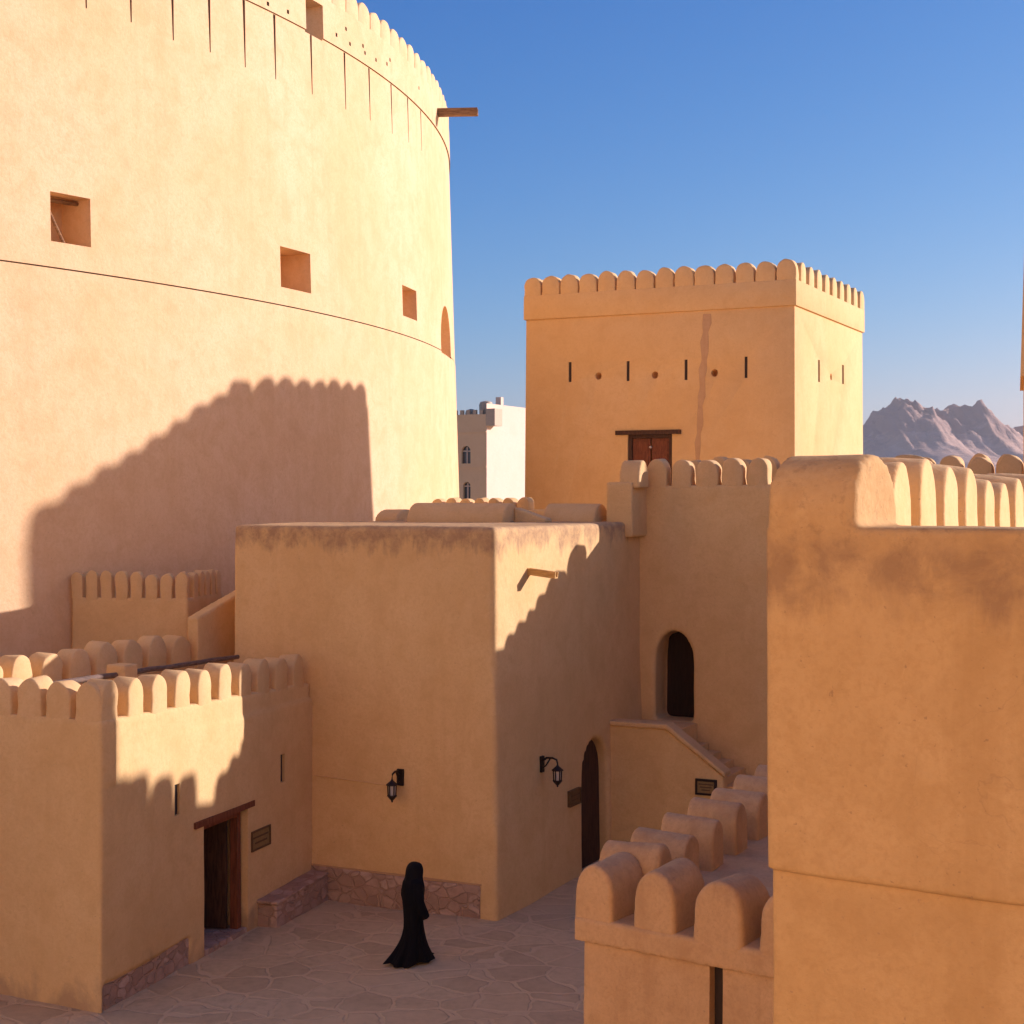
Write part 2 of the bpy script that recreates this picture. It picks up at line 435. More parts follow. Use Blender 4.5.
part('roof_vault', plaster_mesh(bm, 'roof_vault', M['merlon'], .035, None, 6, 11, .6), build)
# exposed stone footing along the front face
s0, z1 = MF.sz(481, 887); s1, _ = MF.sz(300, 870)
bm = bmesh.new()
bm_box(bm, MF.pt(s0, -.1, -.2), V * (s1 - s0), -U * .235, UP * (.1 + .60))
part('stone_footing', plaster_mesh(bm, 'stone_footing', M['rubble'], .03, None, 2, 12, 1.6), build)
bm = bmesh.new()
bm_box(bm, MF.pt(s0 - .01, .60, -.1), V * (s1 - s0), -U * .125, UP * .03)
part('footing_lip', mesh_of(bm, 'footing_lip', M['scar']), build)
# water spout on the right face
sp, zp = MR.sz(529, 571)
b0 = MR.pt(sp, zp, -.15); b1 = MR.pt(sp, zp - .08, .56)
d = (b1 - b0).normalized(); sx = d.cross(UP).normalized(); sy = sx.cross(d)
bm = bmesh.new()
L_ = (b1 - b0).length
bm_box(bm, b0 - sx * .07 - sy * .05, d * L_, sx * .14, sy * .03)
bm_box(bm, b0 - sx * .07 - sy * .02, d * L_, sx * .03, sy * .09)
bm_box(bm, b0 + sx * .04 - sy * .02, d * L_, sx * .03, sy * .09)
part('water_spout', mesh_of(bm, 'water_spout', M['spout']), build)

# ------------------------------------------------------------------ the tall crenellated wall across the courtyard, with the arched doorway
BE = MR.pt(MR.at_x(643, 0), 0)
BW = Wall(BE, N, -U, .004)
BZ, BT, BL = 7.76, 1.9, 10.55
wallB = thing('curtain_wall', 'high buff crenellated curtain wall with an arched doorway above the stair', 'wall', BE)
bm = bmesh.new()
bm_prism(bm, [BE - N * .6 - UP * .3, BE + N * BL - UP * .3, BE + N * BL + U * BT - UP * .3, BE - N * .6 + U * BT - UP * .3],
         [BE - N * .6 + UP * (BZ - .75), BE + N * BL + UP * (BZ - .75), BE + N * BL + U * BT + UP * (BZ - .75), BE - N * .6 + U * BT + UP * (BZ - .75)])
bm_box(bm, BE - N * .1 + UP * (BZ - 1.2), N * (BL + .1), U * .36, UP * 1.2)
bm_box(bm, BE - N * .1 + U * (BT - .36) + UP * (BZ - 1.2), N * (BL + .1), U * .36, UP * 1.2)
cut = bmesh.new()
s0, z0 = BW.sz(655, 716); s1, _ = BW.sz(693, 716); zt = BW.sz(674, 631)[1]
LZ = 2.68
cut_poly(cut, BW, arch_pts(s0, s1, LZ, zt, zt - .62, 1.0), .75)
bm_extrude(cut, [BW.pt(a, z, -.6) for a, z in rect(s0 + .05, s1 - .05, LZ, zt - .12)], U * .4)
DS0, DS1 = s0, s1
part('wall', plaster_mesh(bm, 'wall', M['wall'], .055, cut, 6, 5), wallB)
bm = bmesh.new(); bm_extrude(bm, [BW.pt(a, z, -.72) for a, z in arch_pts(DS0 - .06, DS1 + .06, LZ - .05, zt + .05, zt - .6)], U * .1)
part('door', mesh_of(bm, 'door', M['arch_shade']), wallB)  # near-black panel that paints the shade inside the arch
ms = merlon_set(.47, .58, .34, M['merlon'], .15, .03, 4, seed=11)
p0 = BE + N * BW.at_x(657, BZ); pitch = (BW.at_x(742, BZ) - BW.at_x(657, BZ)) / (85 / 25.3 if False else 3.333)
s = BW.at_x(657, BZ); pts = []
uE = (BE - c0).dot(U)
def cast_s(px): return (uE - MR.at_x(px, 6.75) + .18) * .784 / .62
sW0, sW1 = cast_s(597), cast_s(546)
while s < BL - .1:
    if not (sW0 - .25 < s < sW1): pts.append(BE + N * s + U * .18 + UP * BZ)
    s += pitch * .985
place_merlons(wallB, ms, pts, BW.rot())
for xa, xb in ((585.5, 570.5), (566, 548)):  # wide merlons added out of view, shaped for the shadow they cast
    s_a, s_b = cast_s(xa), cast_s(xb)
    mw = merlon_set(s_b - s_a, .60, .34, M['merlon'], -.3, .03, 1, seed=17)
    place_merlons(wallB, mw, [BE + N * (s_a + s_b) / 2 + U * .18 + UP * BZ], BW.rot(), .0)
s = BW.at_x(657, BZ) + .3; pts = []
while s < BL - .1:
    pts.append(BE + N * s + U * (BT - .18) + UP * (BZ + .02)); s += pitch * .985
place_merlons(wallB, ms, pts, BW.rot())
# beyond it a rising crenellated wall climbs to a taller block: together they shade the courtyard
rise = thing('rising_wall', 'crenellated wall climbing from the curtain wall up to the gate block', 'wall', BE + N * 10.56)
bm = bmesh.new()
bm_prism(bm, [BE + N * 10.56 - UP * .3, BE + N * 15.0 - UP * .3, BE + N * 15.0 + U * .5 - UP * .3, BE + N * 10.56 + U * .5 - UP * .3],
         [BE + N * 10.56 + UP * 8.1, BE + N * 15.0 + UP * 10.2, BE + N * 15.0 + U * .5 + UP * 10.2, BE + N * 10.56 + U * .5 + UP * 8.1])
part('wall', mesh_of(bm, 'wall', M['wall'], 30), rise)
ms = merlon_set(.62, .55, .34, M['merlon'], .15, .03, 3, seed=13)
place_merlons(rise, ms, [BE + N * a + U * .2 + UP * (8.05 + (a - 10.56) * .473) for a in (11.6, 12.62, 13.6, 14.3)], BW.rot())
gate = thing('gate_block', 'tall plain plaster gate block at the upper end of the rising wall', 'building', BE + N * 14.42)
bm = bmesh.new(); bm_box(bm, BE + N * 14.42 + U * .3 - UP * .3, N * 6.5, -U * 6, UP * 13.2)
part('wall', plaster_mesh(bm, 'wall', M['wall'], .12, None, 3, 70), gate)
# the castle wall added behind the viewer, unseen, to throw sun into the shade
bounce_root = thing('bounce_wall', 'unseen added castle wall with a row of merlons facing the courtyard across the bastions', 'wall', (-21, 3, 0))
CW = Wall((-21, 3, 0), Vector((.78, -.62, 0)), Vector((.62, .78, 0)), .02)
bm = bmesh.new(); CH = 23.0
bm_prism(bm, [CW.pt(0, -.3), CW.pt(44, -.3), CW.pt(44, -.3, -2.5), CW.pt(0, -.3, -2.5)], [CW.pt(0, CH), CW.pt(44, CH), CW.pt(44, CH, -2.5), CW.pt(0, CH, -2.5)])
part('wall', mesh_of(bm, 'wall', M['bounce'], 30), bounce_root)
ms = merlon_set(.8, .85, .45, M['bounce'], .1, .04, 3, seed=14)
place_merlons(bounce_root, ms, [CW.pt(.6 + i * 1.02, CH, -.3) for i in range(42)], CW.rot(), .012)

# pier and lone merlon at the wall's end, over the roof edge
pier = thing('roof_pier', 'stepped plaster pier with one barrel-shaped merlon on top at the roof corner', 'pier', MR.pt(MR.at_x(640, 7), 6.9))
bm = bmesh.new()
pa = at(606, 525, 33.2); pa.z = MZ - .32
pb = at(631, 525, 33.2 - .32); pb.z = MZ - .32
pd = (flat(pb) - flat(pa)); wlen = pd.length; pd.normalize()
bm_box(bm, pa, N * wlen, U * .9, UP * (1.17))
part('block', plaster_mesh(bm, 'block', M['wall'], .035, None, 4, 14, .8), pier)
bm = bmesh.new()
pc = at(618, 480, 33.1); pc.z = MZ + .82
barrel(bm, pc + U * .35, N, .46, .30, .50)
part('merlon', plaster_mesh(bm, 'merlon', M['merlon'], .03, None, 4, 15, .6), pier)

# ------------------------------------------------------------------ outside stair in the corner
SE = MR.pt(MR.at_x(612, 0), 0)
SW = Wall(SE, N, -U, 0)
stair = thing('staircase', 'outside staircase with a sloping plastered parapet under the arched doorway', 'staircase', SE)
depth = (BE - SE).dot(U)
sA = SW.at_x(666, 2.7); zA = SW.sz(666, 729)[1]; sB = SW.at_x(723, 2.0); zB = SW.sz(723, 777)[1]; z0 = SW.sz(614, 727)[1]
bm = bmesh.new()
prof = [(-.15, -.2), (sB, -.2), (sB, zB), (sA, zA), (-.15, zA)]
bm_extrude(bm, [SW.pt(a, z) for a, z in prof], U * .30)
part('parapet', plaster_mesh(bm, 'parapet', M['wall'], .035, None, 3, 17), stair)
bm = bmesh.new()
cp = [(-.1, zA), (sA, zA), (sB + .05, zB), (sB + .05, zB + .09), (sA + .02, zA + .10), (-.1, zA + .10)]
bm_extrude(bm, [SW.pt(a, z, .05) for a, z in cp], U * .42)
part('coping', plaster_mesh(bm, 'coping', M['merlon'], .022, None, 3, 18, .5), stair)
bm = bmesh.new()
bm_box(bm, SW.pt(-.1, -.2) + U * .28, N * (sA + .15), U * (depth - .29), UP * (LZ + .2 - .02))
part('landing', mesh_of(bm, 'landing', M['wall'], 30), stair)
nst = 15; run = .27
for i in range(nst):
    zz = LZ - .42 - i * (LZ - .42) / (nst - .5)
    bm = bmesh.new(); bm_box(bm, SW.pt(sA + .05 + i * run, -.2) + U * .305, N * (run - .003), U * (depth - .32), UP * (zz + .2))
    part('step', mesh_of(bm, 'step', M['wall'], 30), stair)

# ------------------------------------------------------------------ small house with the wooden door
hc = ground(101, 1014)
far = MF.pt(MF.at_x(310, 0), 0)
hd = flat(far - hc); HLEN = hd.length; hd.normalize(); hn = Vector((hd.y, -hd.x, 0))
HR = Wall(hc, hd, hn, .004)
HF = Wall(hc, V, -U, .006)
HW = 3.45
zc0, zc1 = 4.24, 4.03
Hz = lambda t: zc0 + (zc1 - zc0) * t / HLEN
ft = 3.72
house = thing('small_house', 'low crenellated plaster house with an open wooden doorway at ground level', 'house', hc)
bm = bmesh.new()
hl = hc + V * HW
farl = hl + U * 7.0
fb = [hc, hl, farl, far + U * .3]
bm_prism(bm, [p - UP * .3 for p in fb], [p + UP * ft for p in (hc, hl, farl, far + U * .3)])
PT = .34
bm_prism(bm, [hc + UP * 3.3, hc + V * (PT + .1) + UP * 3.3, far + V * (PT + .1) + UP * 3.3, far + UP * 3.3],
         [hc + UP * zc0, hc + V * (PT + .1) + UP * zc0, far + V * (PT + .1) + UP * zc1, far + UP * zc1])
bm_prism(bm, [hc + UP * 3.3, hl + UP * 3.3, hl + U * PT + UP * 3.3, hc + U * PT + UP * 3.3], [p + UP * zc0 for p in (hc, hl, hl + U * PT, hc + U * PT)])
cut = bmesh.new(); crisp = bmesh.new(); loops = []
ds0, _ = HR.sz(203, 880); ds1, _ = HR.sz(246, 880); dz1 = HR.sz(203, 824)[1]
cut_poly(crisp, HR, rect(ds0, ds1, -.4, dz1), 1.8)
for x0, y0, x1, y1 in ((173.5, 784, 178.5, 815), (278.5, 754, 283, 782)):
    a_, b_, z0_, z1_ = cut_px(crisp, HR, x0, y0, x1, y1, .5)
    loops.append((a_, b_, z0_, z1_))
a0, _ = HR.sz(104, 985); a1, _ = HR.sz(190, 940)
cut_poly(cut, HR, [(a0, -.4), (a1, -.4), (a1, .44), (a0, .40)], .06)
part('wall', plaster_mesh(bm, 'wall', M['house'], .04, cut, 4, 21, 1.0, crisp), house)
def slit_shade_back(wall, q, depth, root):
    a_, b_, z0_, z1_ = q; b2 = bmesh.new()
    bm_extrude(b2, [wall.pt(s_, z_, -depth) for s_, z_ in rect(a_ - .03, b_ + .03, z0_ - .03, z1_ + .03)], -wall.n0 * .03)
    part('loophole_shade', mesh_of(b2, 'loophole_shade', M['dark']), root)  # dark plate just behind the slit, painting the shade inside it
for q_ in loops: slit_shade_back(HR, q_, .02, house)
bm = bmesh.new()
bm_extrude(bm, [HR.pt(a, z, -.12) for a, z in rect(a0 - .02, a1 + .05, -.2, .5)], hn * .085)
part('stone_footing', plaster_mesh(bm, 'stone_footing', M['rubble'], .025, None, 1, 22, 1.5), house)
# doorway
bm = bmesh.new()
l0, l1 = HR.sz(193, 824)[0], HR.sz(252, 803)[0]
bm_extrude(bm, [HR.pt(a, z, .06) for a, z in rect(l0, l1, dz1 - .02, dz1 + .08)], -hn * .3)
part('lintel', mesh_of(bm, 'lintel', M['wood_door']), house)
bm = bmesh.new()
for r_ in (rect(ds1 - .19, ds1 - .06, .1, dz1 - .03), rect(ds0 - .02, ds0 + .05, .1, dz1 - .03), rect(ds0 + .05, ds1 - .19, dz1 - .13, dz1 - .03)):
    bm_extrude(bm, [HR.pt(a, z, -.07) for a, z in r_], -hn * .14)
part('door_frame', mesh_of(bm, 'door_frame', M['wood_door']), house)
bm = bmesh.new()
hp = HR.pt(ds1 - .22, .12, -.24)
bm_box(bm, hp, -hn * 1.05 - hd * .18, -hd * .05, UP * (dz1 - .30))
part('door', mesh_of(bm, 'door', M['wood_dark']), house)
bm = bmesh.new()
bm_extrude(bm, [HR.pt(a, z, .02) for a, z in rect(ds0 + .02, ds1 - .02, -.1, .10)], -hn * 1.6)
part('threshold', mesh_of(bm, 'threshold', M['rubble']), house)
# merlons
ms = merlon_set(.45, .56, .36, M['merlon'], .25, .03, 4, seed=31)
t0, t1 = HR.at_x(110, 4.3), HR.at_x(299, 4.05)
pts = []
for t in row((0, 0, 0), (1, 0, 0), 10):
    a = t0 + (t1 - t0) * t.x
    pts.append(hc + hd * a - hn * (PT / 2 + .02) + UP * Hz(a))
place_merlons(house, ms, pts, HR.rot())
sx0 = HF.at_x(88, 4.3); pts = [hc + V * (sx0 + i * .565) + U * .19 + UP * zc0 for i in range(6)]
place_merlons(house, ms, pts, HF.rot())
# the parapet on the far side of the same roof
W0 = Vector((-8.16, 25.7, 0)); WE = W0 + U * 4.9
rearp = thing('terrace_parapet', 'crenellated parapet wall behind the small house roof, below the turret', 'wall', W0)
bm = bmesh.new(); bm_box(bm, W0 - U * 3.4 - UP * .3, U * 8.3, V * .36, UP * (4.32 + .3))
part('wall', plaster_mesh(bm, 'wall', M['wall'], .05, None, 4, 24), rearp)
ms2 = merlon_set(.54, .58, .38, M['merlon'], .25, .03, 4, seed=41)
RW = Wall(W0, U, N, 0)
pts = []; a = RW.at_x(22, 4.6) - .70 * 4
while a < 4.8: pts.append(W0 + U * a + V * .18 + UP * 4.30); a += .70
place_merlons(rearp, ms2, pts, math.atan2(U.y, U.x))
# handrail pole and its post on the terrace
rail = thing('handrail', 'weathered wooden pole handrail carried by a plaster post on the house roof', 'handrail', at(122, 668, 26.6))
bm = bmesh.new()
qa, qb = at(8, 691, 24.2), at(238, 656.5, 29.5)
pts = [qa.lerp(qb, i / 14) + Vector((0, 0, noise.noise(Vector((i * .7, 3, 1))) * .03)) for i in range(15)]
bm_tube(bm, pts, [.055 - .001 * i for i in range(15)], 10)
part('pole', mesh_of(bm, 'pole', M['wood_pole'], 50), rail)
pq = at(122, 671, 26.6)
bm = bmesh.new(); bm_box(bm, Vector((pq.x, pq.y, ft - .05)) - U * .18 - V * .20, U * .36, V * .40, UP * (pq.z + .17 - ft))
part('post', plaster_mesh(bm, 'post', M['merlon'], .025, None, 4, 26, .6), rail)
# stone bench in the corner
bench = thing('stone_bench', 'low rubble stone bench against the house wall beside the doorway', 'bench', HR.pt(HR.at_x(275, 0), 0))
bm = bmesh.new()
e0 = HR.sz(256, 920)[0]; e1 = HLEN + .25
bm_prism(bm, [HR.pt(e0, -.1, -.06), HR.pt(e0, -.1, .42), HR.pt(e1 - .1, -.1, .42), HR.pt(e1, -.1, -.06)],
         [HR.pt(e0, .42, -.06), HR.pt(e0, .42, .40), HR.pt(e1 - .1, .47, .40), HR.pt(e1, .47, -.06)])
part('base', plaster_mesh(bm, 'base', M['rubble'], .025, None, 3, 27, 1.8), bench)
bm = bmesh.new()
bm_prism(bm, [HR.pt(e0 - .03, .425, -.03), HR.pt(e0 - .03, .425, .44), HR.pt(e1 - .15, .475, .44), HR.pt(e1 - .02, .475, -.03)],
         [HR.pt(e0 - .03, .475, -.03), HR.pt(e0 - .03, .475, .43), HR.pt(e1 - .15, .525, .43), HR.pt(e1 - .02, .525, -.03)])
part('seat', plaster_mesh(bm, 'seat', M['rubble'], .018, None, 3, 28, 1.2), bench)

# ------------------------------------------------------------------ sloping stair wall beside the turret
wq = at(198, 640, 29.85); wq.z = 0
sw = thing('sloping_wall', 'plain plaster stair wall with a rising sloped top beside the turret', 'wall', wq)
bm = bmesh.new()
z1_, z2_ = H - (618 - HY) / F * 29.85, 5.95
wl = .26
bm_prism(bm, [wq, wq + V * wl, wq + V * wl + U * 2.6, wq + U * 2.6], [wq + UP * z1_, wq + V * wl + UP * z1_, wq + V * wl + U * 2.6 + UP * z2_, wq + U * 2.6 + UP * z2_])
part('wall', plaster_mesh(bm, 'wall', M['wall'], .035, None, 3, 29), sw)

# ------------------------------------------------------------------ the round tower
SR, DT = .56, 66.0
phi = math.atan(-54 / F) - math.asin(SR)
TC = Vector((math.sin(phi) * DT, math.cos(phi) * DT, 0)); RT = SR * DT; TB = .030
def rad(z): return RT + (9.0 - z) * TB
def tower_hit(px, py):
    r = ray(px, py); z = 9.0
    for _ in range(12):
        R = rad(z); a = r.x ** 2 + r.y ** 2; b = -2 * (r.x * TC.x + r.y * TC.y); c = TC.x ** 2 + TC.y ** 2 - R * R
        disc = b * b - 4 * a * c
        if disc < 0: disc = 0
        k = (-b - math.sqrt(disc)) / (2 * a); z = H + r.z * k
    return CAM + r * k
def tower_pt(ang, z, out=0.0): return TC + Vector((math.cos(ang), math.sin(ang), 0)) * (rad(z) + out) + UP * z
def t_ang(p): return math.atan2(p.y - TC.y, p.x - TC.x)
zu = tower_hit(390, 82.5).z; zl = sum(tower_hit(x, y).z for x, y in ((190, 287.5), (300, 312.5), (420, 340))) / 3
ztop = tower_hit(395, 50).z
bm = bmesh.new()
prof = [(rad(-.5), -.5), (rad(zl), zl), (rad(zl) - .06, zl + .004), (rad(zl) - .06, zl + .028), (rad(zl) - .012, zl + .033)]
zq = [zl + (zu - zl) * k / 6 for k in range(1, 7)]
prof += [(rad(z) - .012, z) for z in zq]
prof += [(rad(zu) + .03, zu + .004), (rad(ztop) + .03, ztop), (rad(ztop) - .5, ztop + .03), (rad(ztop) - .55, ztop - 1.2)]
bm_lathe(bm, TC, prof, 720)
cut = bmesh.new(); wins = []
def tower_cut(x0, y0, x1, y1, depth, arch=False):
    ym = (y0 + y1) / 2; a, b = tower_hit(x0, ym), tower_hit(x1, ym)
    m = (a + b) / 2; zt_, zb_ = tower_hit((x0 + x1) / 2, y0).z, tower_hit((x0 + x1) / 2, y1).z
    ang = t_ang(m); n = Vector((math.cos(ang), math.sin(ang), 0)); d = Vector((-n.y, n.x, 0)); w = flat(b - a).length
    c = flat(tower_pt(ang, m.z))
    sz = arch_pts(-w / 2, w / 2, zb_, zt_, zt_ - w * .5, 1.0) if arch else rect(-w / 2, w / 2, zb_, zt_)
    bm_extrude(cut, [c + d * s + UP * z + n * .4 for s, z in sz], -n * (depth + .4))
    return c, n, d, w, zb_, zt_
for w in ((51, 195, 91, 244), (281, 250, 311, 290), (403, 288, 417, 318)): wins.append(tower_cut(*w, .95))
wins.append(tower_cut(441, 306, 450.5, 355, .9, True)); wins.append(tower_cut(305, 1, 322, 36, .9))
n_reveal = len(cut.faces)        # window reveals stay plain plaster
# long narrow drip slots below the parapet line
for x, y0, y1 in ((14, -130, -40), (50, -95, -15), (86, -60, 8), (131, -38, 22), (173, -25, 40), (210, -5, 52), (245, 9, 67), (275.5, 23, 79), (312, 40, 94), (345.5, 55, 109), (370, 69, 120), (392, 82, 133), (408.5, 95, 142), (421.5, 106, 150), (436, 120, 128)):
    p = tower_hit(x, (y0 + y1) / 2); ang = t_ang(p); n = Vector((math.cos(ang), math.sin(ang), 0)); d = Vector((-n.y, n.x, 0))
    zb_ = tower_hit(x, y1).z; zt_ = zu - .02
    if zb_ > zt_ - .2: continue
    pl = tower_pt(ang, zb_); pt_ = tower_pt(ang, zt_)
    w = .05
    vs = [pl - d * w * .35, pl + d * w * .35, pt_ + d * w, pt_ - d * w]
    bm_extrude(cut, [q + n * .2 for q in vs], -n * .42)
# small putlog holes in the parapet
for x, y in ((267, 4), (287, 12), (335.5, 35), (345, 29), (349, 44), (362, 46), (364, 53), (375, 60), (386, 64), (389, 60), (418, 88)):
    p = tower_hit(x, y); ang = t_ang(p); n = Vector((math.cos(ang), math.sin(ang), 0)); d = Vector((-n.y, n.x, 0))
    bm_cbox(cut, p - n * .0, .10, .35, .10, d, n)
fix(bm); fix(cut)
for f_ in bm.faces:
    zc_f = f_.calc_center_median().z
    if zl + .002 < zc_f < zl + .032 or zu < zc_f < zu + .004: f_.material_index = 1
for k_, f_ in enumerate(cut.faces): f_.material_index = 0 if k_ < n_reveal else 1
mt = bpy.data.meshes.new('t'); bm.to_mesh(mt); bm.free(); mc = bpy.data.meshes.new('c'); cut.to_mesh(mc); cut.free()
for q_ in (mt, mc): q_.materials.append(M['tower']); q_.materials.append(M['groove_shade'])
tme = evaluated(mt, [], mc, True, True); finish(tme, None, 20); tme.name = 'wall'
tower = thing('round_tower', 'huge sunlit round fort tower with small square windows and a crenellated rim', 'tower', TC)
part('wall', tme, tower)
# merlons of the rim, over the stretch of it that faces the courtyard
am = t_ang(tower_hit(395, 50)); pit = .80 / RT
ms = merlon_set(.775, .62, .42, M['tower'], -.25, .04, 4, seed=51)
for i in range(-34, 22):
    ang = am + i * pit
    p = tower_pt(ang, ztop, -.20)
    place_merlons(tower, ms, [p - UP * .02], ang + PI / 2, .012)
# timber spout poking out at the rim
p = tower_hit(437, 113); ang = t_ang(p); n = Vector((math.cos(ang), math.sin(ang), 0)); d = Vector((-n.y, n.x, 0))
bm = bmesh.new(); dv = Vector((1, -.08, 0)).normalized(); dn = Vector((dv.y, -dv.x, 0))
ln = 41 * p.y / F
bm_box(bm, p - dv * .5 - dn * .14 + UP * (-.10), dv * (ln + .5), dn * .28, UP * .06)
bm_box(bm, p - dv * .5 - dn * .14 + UP * (-.04), dv * (ln + .5), dn * .06, UP * .16)
bm_box(bm, p - dv * .5 + dn * .08 + UP * (-.04), dv * (ln + .5), dn * .06, UP * .16)
part('water_spout', mesh_of(bm, 'water_spout', M['wood_beam']), tower)
# window backs and the prop in the first window
c, n, d, w, zb_, zt_ = wins[0]
bm = bmesh.new()
bm_tube(bm, [c - n * .55 + d * (-w * .30) + UP * (zt_ - .02), c - n * .35 + d * (w * .12) + UP * (zb_ + .0)], .035, 8)
bm_tube(bm, [c - n * .45 + d * (-w * .5) + UP * (zt_ - .10), c - n * .45 + d * (w * .5) + UP * (zt_ - .06)], .05, 8)
part('window_prop', mesh_of(bm, 'window_prop', M['wood_beam']), tower)

# ------------------------------------------------------------------ little turret in front of the round tower
ta, tb = at(188, 640, 30.9), at(71, 640, 31.35); ta.z = tb.z = 0
td = flat(tb - ta); TW = td.length; td.normalize(); tn = Vector((td.y, -td.x, 0))
if tn.y > 0: tn = -tn
TZ = H - (598 - HY) / F * 31.0
turret = thing('turret', 'small square turret with narrow merlons leaning on the foot of the round tower', 'turret', ta)
bm = bmesh.new(); bm_box(bm, ta - UP * .3, td * TW, -tn * 1.9, UP * (TZ + .3 - .25))
for o_, a_, b_ in ((ta, td * TW, -tn * .16), (ta, td * .16, -tn * 1.9), (ta + td * (TW - .16), td * .16, -tn * 1.9)):
    bm_box(bm, o_ + UP * (TZ - .4), a_, b_, UP * .4)
part('wall', plaster_mesh(bm, 'wall', M['wall'], .04, None, 3, 33, .7), turret)
ms = merlon_set(.245, .50, .15, M['merlon'], .2, .012, 3, seed=61)
place_merlons(turret, ms, row(ta + td * .14 - tn * .08 + UP * TZ, tb - td * .12 - tn * .08 + UP * TZ, 8), math.atan2(td.y, td.x))
place_merlons(turret, ms, [ta + td * .08 - tn * (.46 + i * .31) + UP * TZ for i in range(5)], math.atan2(tn.y, tn.x))
place_merlons(turret, ms, [tb - td * .08 - tn * (.46 + i * .31) + UP * TZ for i in range(5)], math.atan2(tn.y, tn.x))

# ------------------------------------------------------------------ the square keep behind
KY = 62.0
kc = at(795, 400, KY); kc.z = 0
KF = Wall(kc, V, -U, .010); KR = Wall(kc, U, N, .004)
kz = H + (HY - 278.5) / F * KY; kcn = H + (HY - 305) / F * KY; ktop = H + (HY - 258) / F * KY
KWD = KF.at_x(525, kcn); KDP = KR.at_x(863, kcn)
keep = thing('square_keep', 'tall square plaster keep with loopholes, a row of merlons and a red wooden door', 'tower', kc)
def kquad(z, out=0.0, lf=.010, lr=.004):
    a = kc + U * lf * z + V * lr * z
    a = a - U * out - V * out
    return [p + UP * z for p in (a, a + V * (KWD - lr * z * 2 + out * 2), a + V * (KWD - lr * z * 2 + out * 2) + U * (KDP - lf * z * 2 + out * 2), a + U * (KDP - lf * z * 2 + out * 2))]
bm = bmesh.new(); bm_prism(bm, kquad(-.3), kquad(kcn + .05))
cut = bmesh.new(); kl = []
for x, y0, y1 in ((570, 362, 382), (628, 361, 381), (686, 359.5, 380), (746, 356.5, 378)):
    kl.append((KF, cut_px(cut, KF, x - 1.5, y0, x + 1.5, y1, .6)))
for x, y in ((598.5, 376), (655, 375), (714.5, 373)):
    s, z = KF.sz(x, y); bm_extrude(cut, [KF.pt(s + .15 * math.cos(k * PI / 6), z + .16 * math.sin(k * PI / 6), .2) for k in range(12)], U * .8)
for x, y0, y1 in ((819, 360, 382), (843, 365, 384)): kl.append((KR, cut_px(cut, KR, x - .9, y0, x + .9, y1, .5)))
s, z = KR.sz(831, 377); bm_extrude(cut, [KR.pt(s + .16 * math.cos(k * PI / 6), z + .15 * math.sin(k * PI / 6), .2) for k in range(12)], V * .8)
kd0, kd1, kdz0, kdz1 = cut_px(cut, KF, 627.5, 434, 672, 492, .5)
fix(bm); fix(cut)
m1 = bpy.data.meshes.new('k'); bm.to_mesh(m1); bm.free(); m2 = bpy.data.meshes.new('kc'); cut.to_mesh(m2); cut.free()
kme = evaluated(m1, [('BEVEL', dict(width=.05, segments=2, limit_method='ANGLE', angle_limit=.6))], m2); finish(kme, M['keep'], 30); kme.name = 'wall'
part('wall', kme, keep)
for w_, q_ in kl: slit_shade_back(w_, q_, .06, keep)
bm = bmesh.new(); bm_prism(bm, kquad(kcn, .10), kquad(kz, .10))
kp = mesh_of(bm, 'parapet', M['keep'], 30); kp = evaluated(kp, [('BEVEL', dict(width=.05, segments=2, limit_method='ANGLE'))]); finish(kp, M['keep'], 30)
part('parapet', kp, keep)
ms = merlon_set(.80, ktop - kz, .45, M['keep'], .0, .04, 4, seed=71)
a = kquad(kz, .10)
place_merlons(keep, ms, row(a[0] + V * .42 + U * .24, a[1] - V * .42 + U * .24, 14), KF.rot(), .012)
place_merlons(keep, ms, row(a[0] + U * 1.15 + V * .24, a[3] - U * .4 + V * .24, 9), KR.rot(), .012)
place_merlons(keep, ms, row(a[1] + U * 1.15 - V * .24, a[2] - U * .4 - V * .24, 9), KR.rot(), .012)
place_merlons(keep, ms, row(a[3] + V * 1.2 - U * .24, a[2] - V * 1.2 - U * .24, 12), KF.rot(), .012)
bm = bmesh.new(); l0, l1 = KF.sz(681, 432)[0], KF.sz(616, 432)[0]
bm_extrude(bm, [KF.pt(s, z, .10) for s, z in rect(min(l0, l1), max(l0, l1), kdz1 - .02, kdz1 + .16)], U * .4)
part('lintel', mesh_of(bm, 'lintel', M['wood_dark']), keep)
bm = bmesh.new()
for s_a, s_b in ((kd0, kd0 + .16), (kd1 - .16, kd1)): bm_extrude(bm, [KF.pt(s, z, -.08) for s, z in rect(s_a, s_b, kdz0, kdz1 - .02)], U * .2)
bm_extrude(bm, [KF.pt(s, z, -.08) for s, z in rect(kd0 + .16, kd1 - .16, kdz1 - .17, kdz1 - .02)], U * .2)
part('door_frame', mesh_of(bm, 'door_frame', M['wood_dark']), keep)
km = (kd0 + kd1) / 2
for s_a, s_b in ((kd0 + .17, km - .03), (km + .03, kd1 - .17)):
    bm = bmesh.new(); bm_extrude(bm, [KF.pt(s, z, -.18) for s, z in rect(s_a, s_b, kdz0, kdz1 - .18)], U * .08)
    for k in range(3):
        zz = kdz1 - .30 - k * .55
        bm_extrude(bm, [KF.pt(s, z, -.15) for s, z in rect(s_a + .08, s_b - .08, zz - .42, zz)], U * .05)
    part('door', mesh_of(bm, 'door', M['wood_door']), keep)
bm = bmesh.new(); bm_lathe(bm, KF.pt(km, kdz1 - .55, -.10), [(.01, -.06), (.06, -.03), (.07, 0), (.06, .03), (.01, .06)], 10)
